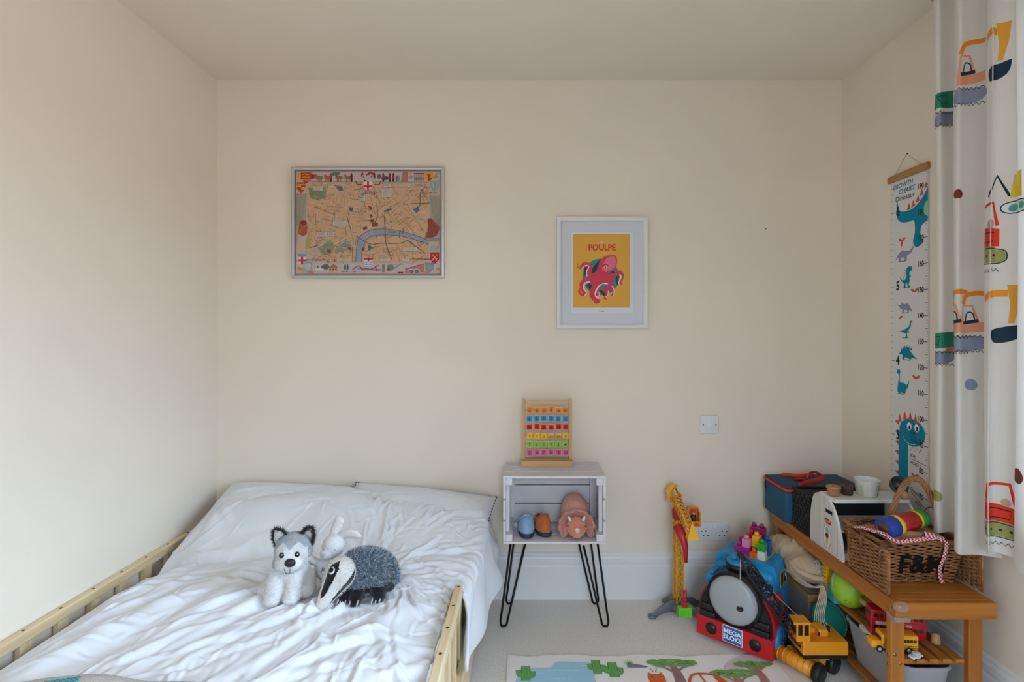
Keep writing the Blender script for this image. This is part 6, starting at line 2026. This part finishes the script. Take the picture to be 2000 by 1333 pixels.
# big dinosaur: tail at the top, legs, neck and head at the bottom
tail = spline([(20.3, zc(189)), (17.5, zc(185.5)), (13, zc(182.6)), (8, zc(182.2)), (5, zc(183.6)), (3.8, zc(187.5)), (3.5, zc(184)), (4.0, zc(180)), (7, zc(178.0)), (11, zc(177.6)), (13.2, zc(177.4)), (13.6, zc(173)), (12.6, zc(169)), (14.6, zc(166.8)), (18.0, zc(168.4)), (16.6, zc(170.5)), (17.0, zc(174.6)), (20.3, zc(176.4))], 5)
C.poly(tail, TL, 2)
C.poly(spline([(20.3, zc(184)), (18.6, zc(182.5)), (18.2, zc(179.5)), (20.3, zc(177.6))], 5), '#8fc79a', 3)
for u, v in ((10.2, 182.6), (12.6, 183.2), (15.0, 184.6), (17.0, 186.6)):
    C.poly([(u - 1.0, zc(v - .3)), (u + .2, zc(v + 2.6)), (u + 1.1, zc(v))], RDI, 1)
C.poly([(18.4, zc(188)), (19.2, zc(191)), (20.2, zc(189.6))], RDI, 1)
C.poly([(4.3, zc(40)), (10.0, zc(40)), (9.8, zc(88)), (4.6, zc(88))], TL, 2)
C.ell(12.0, zc(94.0), 6.9, 5.4, TL, 2, n=36); C.poly([(4.6, zc(86)), (9.9, zc(86)), (10.4, zc(96)), (6.0, zc(97.5)), (4.7, zc(92))], TL, 2)
for u in (10.6, 14.6):
    C.ell(u, zc(96.2), 1.25, 1.55, '#f2f0ee', 4); C.ell(u + .2, zc(95.8), .55, .9, BKI, 5)
C.line([(7.2, zc(91.6)), (8.6, zc(90.0)), (11, zc(89.2)), (14, zc(89.6))], .16, '#dfe8ea', 4, 6)
C.line([(10.8, zc(88.8)), (11.4, zc(86.8)), (12.6, zc(88.6)), (13.4, zc(86.6)), (14.6, zc(88.6)), (15.8, zc(86.8)), (17, zc(88.9))], .18, BKI, 4)
for u, v, a in ((5.4, 99.2, .3), (8.2, 100.6, .1), (11.2, 100.8, 0), (14.0, 100.2, -.2)):
    C.poly([(u - 1.0, zc(v - 2.0)), (u - .2, zc(v + 1.4)), (u + 1.1, zc(v - 2.0))], RDI, 3)
for k_ in range(15):
    v = 96.5 - k_ * 4.1
    C.poly([(4.9, zc(v + 1.3)), (2.5, zc(v + .5)), (4.9, zc(v - 1.0))], RDI, 1)
def leaf(u, v, n_=3):
    for k_ in range(n_):
        a = k_ * 2.0 + .6
        C.ell(u + 1.1 * math.cos(a), zc(v) + 1.1 * math.sin(a), 1.1, .55, '#c85a54', 2, rot=a, n=12)
leaf(6.6, 170.5); leaf(13.4, 149.5, 2); leaf(5.0, 139, 1); leaf(14.2, 115.5, 2); leaf(13.6, 77.0); leaf(13.0, 120.5, 0)
def dino(kind, u, v, s_, c):
    f_ = lambda pts: [(u + p[0] * s_, zc(v) + p[1] * s_) for p in pts]
    if kind == 'long':
        C.poly(spline(f_([(-4.8, -2), (-3, .6), (-.5, 2.0), (2, 1.4), (4.2, 1.6), (5.8, 3.0), (6.4, 2.6), (4.8, .4), (2.4, -.6), (2.2, -2.4), (1.0, -2.4), (.6, -1.2), (-1.4, -1.2), (-1.6, -2.6), (-2.8, -2.6), (-2.8, -.9), (-3.8, -1.2)]), 4, True), c, 2)
    elif kind == 'rex':
        C.poly(spline(f_([(-4.2, .6), (-2.4, -1.2), (-.4, -.2), (-.4, 3.0), (.6, 4.6), (2.6, 4.8), (3.4, 3.6), (2.6, 2.6), (1.8, 2.4), (1.8, .8), (3.0, .2), (1.8, 0), (1.8, -1.6), (1.2, -3.2), (2.6, -4.4), (.8, -4.4), (.2, -2.6), (-.8, -2.8), (-.6, -4.4), (-1.8, -4.4), (-1.8, -2.4), (-3.2, -1.4)]), 3, True), c, 2)
        for k_ in range(5): C.poly(f_([(-.6 - k_ * .3, 3.2 - k_ * 1.0), (-1.4 - k_ * .3, 3.4 - k_ * 1.0), (-.5 - k_ * .3, 2.5 - k_ * 1.0)]), c, 2)
    elif kind == 'tri':
        C.poly(spline(f_([(-5.4, 1.6), (-3.2, 1.2), (-2.2, 2.6), (-.8, 1.6), (1.4, 1.8), (3.0, .4), (4.4, -2.0), (2.6, -1.4), (2.4, -2.6), (1.4, -2.6), (1.2, -1.4), (-.8, -1.4), (-1.0, -2.6), (-2.0, -2.6), (-2.2, -.8), (-3.4, -.6), (-4.0, .4)]), 4, True), c, 2)
    elif kind == 'run':
        C.poly(spline(f_([(-4.6, -.8), (-1.8, .0), (.4, .9), (2.0, 2.0), (2.6, 4.0), (4.2, 4.2), (3.2, 3.2), (3.0, 1.4), (1.6, -.2), (2.4, -1.6), (1.2, -1.0), (.6, -1.8), (.8, -3.6), (-.4, -3.8), (.0, -2.0), (-1.2, -1.4), (-2.6, -.9)]), 4, True), c, 2)
    elif kind == 'steg':
        C.poly(spline(f_([(-5.0, -.2), (-3.2, 1.2), (-1.0, 2.6), (1.2, 2.0), (2.8, .2), (5.6, -2.2), (3.0, -1.4), (2.2, -2.4), (1.2, -2.2), (-1.2, -1.6), (-1.8, -2.6), (-2.8, -2.4), (-2.8, -.6)]), 4, True), c, 2)
        for k_ in range(7):
            x = -3.2 + k_ * .95; y = 1.2 + 1.4 * math.sin((k_ + .3) / 7 * 3.0)
            C.poly(f_([(x - .6, y - .3), (x, y + 1.4), (x + .6, y - .3)]), c, 2)
    elif kind == 'neck':
        C.poly(spline(f_([(-2.6, 6.4), (-1.4, 6.8), (-.8, 5.8), (-1.2, 4.4), (-1.0, 1.4), (1.2, 1.2), (3.0, .6), (4.4, 2.6), (3.6, -.4), (2.4, -1.8), (2.0, -3.2), (-.2, -3.0), (-1.2, -3.4), (-2.4, -2.8), (-2.4, -.4), (-1.8, 2.6), (-2.0, 4.6), (-2.8, 5.2)]), 4, True), c, 2)
    C.line([(u - 2.4 * s_, zc(v) - (2.7 if kind not in ('rex', 'run', 'neck') else (4.5 if kind == 'rex' else 3.6)) * s_), (u + 1.6 * s_, zc(v) - (2.7 if kind not in ('rex', 'run', 'neck') else (4.5 if kind == 'rex' else 3.6)) * s_)], .35, GRS, 1)
dino('long', 7.2, 164.8, .92, LAV); dino('rex', 9.2, 155.5, .90, TL); dino('tri', 8.4, 143.6, .82, LAV); dino('run', 8.8, 134.5, .86, '#2a8aa4'); dino('steg', 9.4, 125.0, .92, TL); dino('neck', 6.4, 112.0, .95, TL)
for v in (92.5, 83.6):     # hand-written notes
    C.line([(11.6, zc(v)), (19.4, zc(v - .9))], .2, BKI, 5)
    C.text('JOE', 12.6, zc(v + 1.3), 1.8, BKI, 5, rot=-.1); C.text('AGED 2', 14.0, zc(v - 1.7), 1.7, BKI, 5, rot=-.1)
C.line([(11.5, zc(70.6)), (18.5, zc(66.4))], .22, BKI, 5)
C.text('Growth', 13.5, zc(71.0), 1.8, BKI, 5, rot=-.35); C.text('chart', 15.5, zc(67.0), 1.8, BKI, 5, rot=-.35)
C.build('chart_print', gc, lambda u, v, h: (CXW - .0003 - h - gc.location.x, CHY0 - u - gc.location.y, v - gc.location.z), step=.00012, clip=clip_rect(0, .12, .204, 1.904))

# ================================================================ curtain at the far side of the window
cur = thing('curtain', 'white curtain printed with diggers and trucks hanging beside the window', 'curtain', (1.43, 1.6, .6))
TT = np.linspace(0, 1, 420)
def cy(t): return 1.800 - .40 * t - .012 * np.sin(2 * math.pi * (4.1 * t) * 2)
def cx(t): return 1.432 - .046 * np.sin(2 * math.pi * 4.1 * t + .9) * (.75 + .25 * np.sin(5 * t + 1)) + .012 * np.sin(19 * t)
def curt(t, z):
    k_ = (2.35 - z) / 1.75
    ph = .010 * math.sin(3 * z + 9 * t)
    X = cx(t) + (1.432 - cx(t)) * .22 * (1 - k_) + ph * .4
    Y = cy(t) + ph + .010 * k_ * (t - .5) * 4 * .5
    return float(X), float(Y)
ZT, ZB = 2.455, .595
NT, NZ = 420, 46
def hem(t): return ZB + .018 * math.sin(13 * t + .5) - .006 + .02 * t
vs = []
for i, t_ in enumerate(TT):
    for j in range(NZ):
        w_ = j / (NZ - 1)
        z = ZT + (hem(t_) - ZT) * w_
        X, Y = curt(t_, z)
        vs.append((X, Y, z))
fs = [(i * NZ + j, i * NZ + j + 1, (i + 1) * NZ + j + 1, (i + 1) * NZ + j) for i in range(NT - 1) for j in range(NZ - 1)]
M_CUR = bpy.data.materials.new('curtain_cotton'); M_CUR.use_nodes = True
_n, _l = M_CUR.node_tree.nodes, M_CUR.node_tree.links
_p = _n['Principled BSDF']; _p.inputs['Base Color'].default_value = lin('#f3f0ec'); _p.inputs['Roughness'].default_value = .85; _p.inputs['Specular IOR Level'].default_value = .2
_tr = _n.new('ShaderNodeBsdfTranslucent'); _tr.inputs['Color'].default_value = lin('#f3f0ec')
_mx = _n.new('ShaderNodeMixShader'); _mx.inputs[0].default_value = .40
_o = _n['Material Output']
_l.new(_p.outputs[0], _mx.inputs[1]); _l.new(_tr.outputs[0], _mx.inputs[2]); _l.new(_mx.outputs[0], _o.inputs['Surface'])
MB().add(vs, fs, 0, True).build('cloth', M_CUR, cur)
# arc length along the cloth
P2 = np.stack([cx(TT), cy(TT)], -1)
SL = np.concatenate([[0], np.cumsum(np.hypot(*(P2[1:] - P2[:-1]).T))])
def t_of_s(s_): return float(np.interp(s_, SL, TT))
def s_facing(slope):
    """cloth position first met going out from the room's middle along the floor direction x = slope * y"""
    d = P2[:, 0] - slope * P2[:, 1]
    hit = [i for i in range(len(d) - 1) if d[i] * d[i + 1] <= 0]
    if not hit: return None
    i = min(hit, key=lambda i: P2[i, 1])
    return float(SL[i])
K_ = Flat(1, cut=.006)
OLV, PCH, SLT, GRE, OCH, DKB, BRN, RDD = '#9a9a5c', '#e09a78', '#8b93a8', '#2f8a6c', '#e0a23c', '#24384a', '#7a3a2c', '#dd3a22'
def wob(x0_, x1_, y, n_, a): return [(x0_ + (x1_ - x0_) * i / n_, y + (a if i % 2 else -a)) for i in range(n_ + 1)]
def digger_red(u, v, s_):
    g = lambda pts: [(u + p[0] * s_, v + p[1] * s_) for p in pts]
    K_.poly(g([(-.05, .0), (-.035, .07), (-.02, .072), (-.034, .012), (.06, .0), (.06, -.05), (-.055, -.045)]), RDD, 1)
    K_.line(g([(-.03, .068), (.04, .075), (.055, .01)]), .010 * s_, RDD, 1)
    K_.line(g([(-.035, -.005), (.045, -.01), (.04, -.036), (-.02, -.036), (-.035, -.005)]), .004 * s_, DKB, 2)
    K_.ell(u + .03 * s_, v + .015 * s_, .013 * s_, .013 * s_, '#b9a08c', 2); K_.rect(u - .03 * s_, v - .058 * s_, u + .05 * s_, v - .048 * s_, OLV, 1)
    K_.poly(spline(g([(-.065, -.065), (-.05, -.055), (.055, -.06), (.075, -.075), (.06, -.095), (-.05, -.09), (-.068, -.08)]), 4, True), OLV, 1)
    K_.line(spline(g([(-.065, -.065), (-.05, -.052), (.055, -.057), (.078, -.075), (.06, -.098), (-.05, -.093), (-.07, -.08)]), 4, True), .003 * s_, DKB, 2, closed=True)
    for k_ in range(4): K_.ell(u + (-.04 + .028 * k_) * s_, v - .075 * s_, .005 * s_, .004 * s_, DKB, 3)
    K_.line([(u + p[0], v + p[1]) for p in [(q[0] * s_, q[1] * s_) for q in wob(-.07, .06, -.118, 16, .005)]], .0026 * s_, DKB, 1)
def excav(u, v, s_):
    g = lambda pts: [(u + p[0] * s_, v + p[1] * s_) for p in pts]
    K_.line(g([(-.03, .075), (-.015, .105), (.02, .115), (.06, .112)]), .016 * s_, '#e88a1e', 1, 5)
    K_.line(g([(-.035, .0), (-.03, .07), (.01, .07), (.03, .01)]), .008 * s_, PCH, 1)
    K_.poly(g([(-.04, -.03), (.06, -.02), (.06, .012), (-.038, .004)]), PCH, 1)
    K_.line(g([(-.02, .015), (-.01, .045), (.012, .042), (.018, .015)]), .005 * s_, DKB, 2, 4)
    K_.line(g([(-.03, .008), (.03, .016)]), .012 * s_, DKB, 2)
    K_.poly(spline(g([(-.06, -.06), (-.03, -.04), (.05, -.042), (.065, -.062), (.04, -.085), (-.04, -.09)]), 4, True), SLT, 1)
    K_.line([(u + p[0] * s_, v + p[1] * s_) for p in wob(-.06, .06, -.04, 14, .004)], .0028 * s_, DKB, 2)
    K_.line([(u + p[0] * s_, v + p[1] * s_) for p in wob(-.06, .06, -.092, 14, .005)], .0028 * s_, DKB, 2)
def truck(u, v, s_):
    g = lambda pts: [(u + p[0] * s_, v + p[1] * s_) for p in pts]
    K_.poly(g([(-.06, -.02), (.06, -.015), (.06, .045), (.0, .04), (-.055, .03)]), GRE, 1)
    K_.line(g([(-.045, .02), (.0, .026), (-.004, -.004), (-.03, -.006), (-.045, .02)]), .003 * s_, '#123c34', 2)
    K_.poly(spline(g([(-.062, -.055), (-.03, -.035), (.055, -.03), (.06, -.06), (.03, -.075), (-.05, -.08)]), 4, True), SLT, 1)
    K_.line([(u + p[0] * s_, v + p[1] * s_) for p in wob(-.06, .06, -.034, 14, .004)], .003 * s_, DKB, 2)
    K_.line([(u + p[0] * s_, v + p[1] * s_) for p in wob(-.06, .06, -.08, 14, .005)], .003 * s_, DKB, 2)
    K_.poly(g([(.02, -.03), (.06, -.028), (.06, -.012), (.03, -.016)]), '#e07a2e', 2)
def bucket(u, v, s_):
    g = lambda pts: [(u + p[0] * s_, v + p[1] * s_) for p in pts]
    K_.line(g([(-.09, .02), (-.05, .035), (-.01, .035)]), .020 * s_, '#e8962a', 1, 4)
    K_.poly(g([(-.012, .06), (.03, .055), (.022, .0), (.005, -.055), (-.008, -.055), (-.004, .0)]), OCH, 1)
    K_.poly(spline(g([(-.05, -.075), (.02, -.06), (.028, -.07), (.015, -.10), (-.03, -.115), (-.05, -.105)]), 4, True), DKB, 1)
def crane_arm(u, v, s_):
    g = lambda pts: [(u + p[0] * s_, v + p[1] * s_) for p in pts]
    K_.line(g([(-.06, -.01), (-.028, .045), (.0, -.015)]), .007 * s_, '#22303c', 1)
    K_.poly(g([(.0, -.02), (.01, .04), (.07, .045), (.07, -.025)]), '#e6c83a', 1); K_.rect(u + .02 * s_, v + .005 * s_, u + .055 * s_, v + .035 * s_, '#e6e2dc', 2)
    K_.poly(spline(g([(-.02, -.045), (.0, -.032), (.08, -.035), (.09, -.05), (.08, -.065), (.0, -.062)]), 4, True), '#e2e6e4', 1)
    K_.line(spline(g([(-.02, -.045), (.0, -.032), (.08, -.035), (.09, -.05), (.08, -.065), (.0, -.062)]), 4, True), .003 * s_, DKB, 2, closed=True)
    for k_ in range(3): K_.ell(u + (.008 + .03 * k_) * s_, v - .049 * s_, .011 * s_, .010 * s_, '#4aa89c', 2)
def dirt(u, v, s_, c):
    K_.poly(spline([(u - .02 * s_, v + .01 * s_), (u + .005 * s_, v + .018 * s_), (u + .022 * s_, v), (u + .01 * s_, v - .018 * s_), (u - .018 * s_, v - .012 * s_)], 4, True), c, 1)
# motifs repeat down the cloth in bands, half a repeat apart from fold to fold
def put(fn, slope, z, s_, *a):
    s0 = s_facing(slope)
    if s0 is not None:
        fn(s0, z, s_, *a)
put(truck, .806, 2.07, 1.0); put(excav, .842, 2.11, .95); put(bucket, .905, 2.16, 1.0)
put(dirt, .823, 1.735, .8, BRN); put(crane_arm, .925, 1.71, 1.1); put(digger_red, .878, 1.60, 1.05)
put(truck, .785, 1.25, .9); put(excav, .815, 1.31, .95); put(excav, .848, 1.31, .9); put(bucket, .930, 1.37, 1.0)
put(dirt, .848, 1.12, 1.0, SLT); put(dirt, .943, .87, 1.2, BRN); put(digger_red, .898, .76, .95); put(dirt, .781, .73, 1.0, OLV); put(crane_arm, .84, .93, .01)
def on_cloth(u, v, h):
    t_ = t_of_s(u)
    X, Y = curt(t_, v)
    X2, Y2 = curt(min(1, t_ + .002), v)
    X1, Y1 = curt(max(0, t_ - .002), v)
    tx, ty_ = X2 - X1, Y2 - Y1
    l = math.hypot(tx, ty_) or 1
    nx_, ny_ = ty_ / l, -tx / l
    if nx_ > 0 and False: nx_, ny_ = -nx_, -ny_
    e = .0006 + h
    return (X + nx_ * e - cur.location.x, Y + ny_ * e - cur.location.y, v - cur.location.z)
K_.build('printed_motifs', cur, on_cloth, step=.0002, clip=clip_rect(.002, ZB + .02, float(SL[-1]) - .002, ZT - .02))
rod = thing('curtain_pole', 'wooden curtain pole above the window', 'curtain pole', (1.43, .8, 2.41))
MB().cyl((1.43, -.45, 2.462), (1.43, 1.815, 2.462), .014, 16).build('pole', WT, rod)
for y in (-.45, 1.815): MB().ell((1.43, y, 2.462), .024, 0, 16, 12).build('finial', WT, rod)
for y in (-.38, 1.79): MB().box((1.43, y - .008, 2.456), (XR, y + .008, 2.468), .002).build('bracket', M_SCREW, rod)
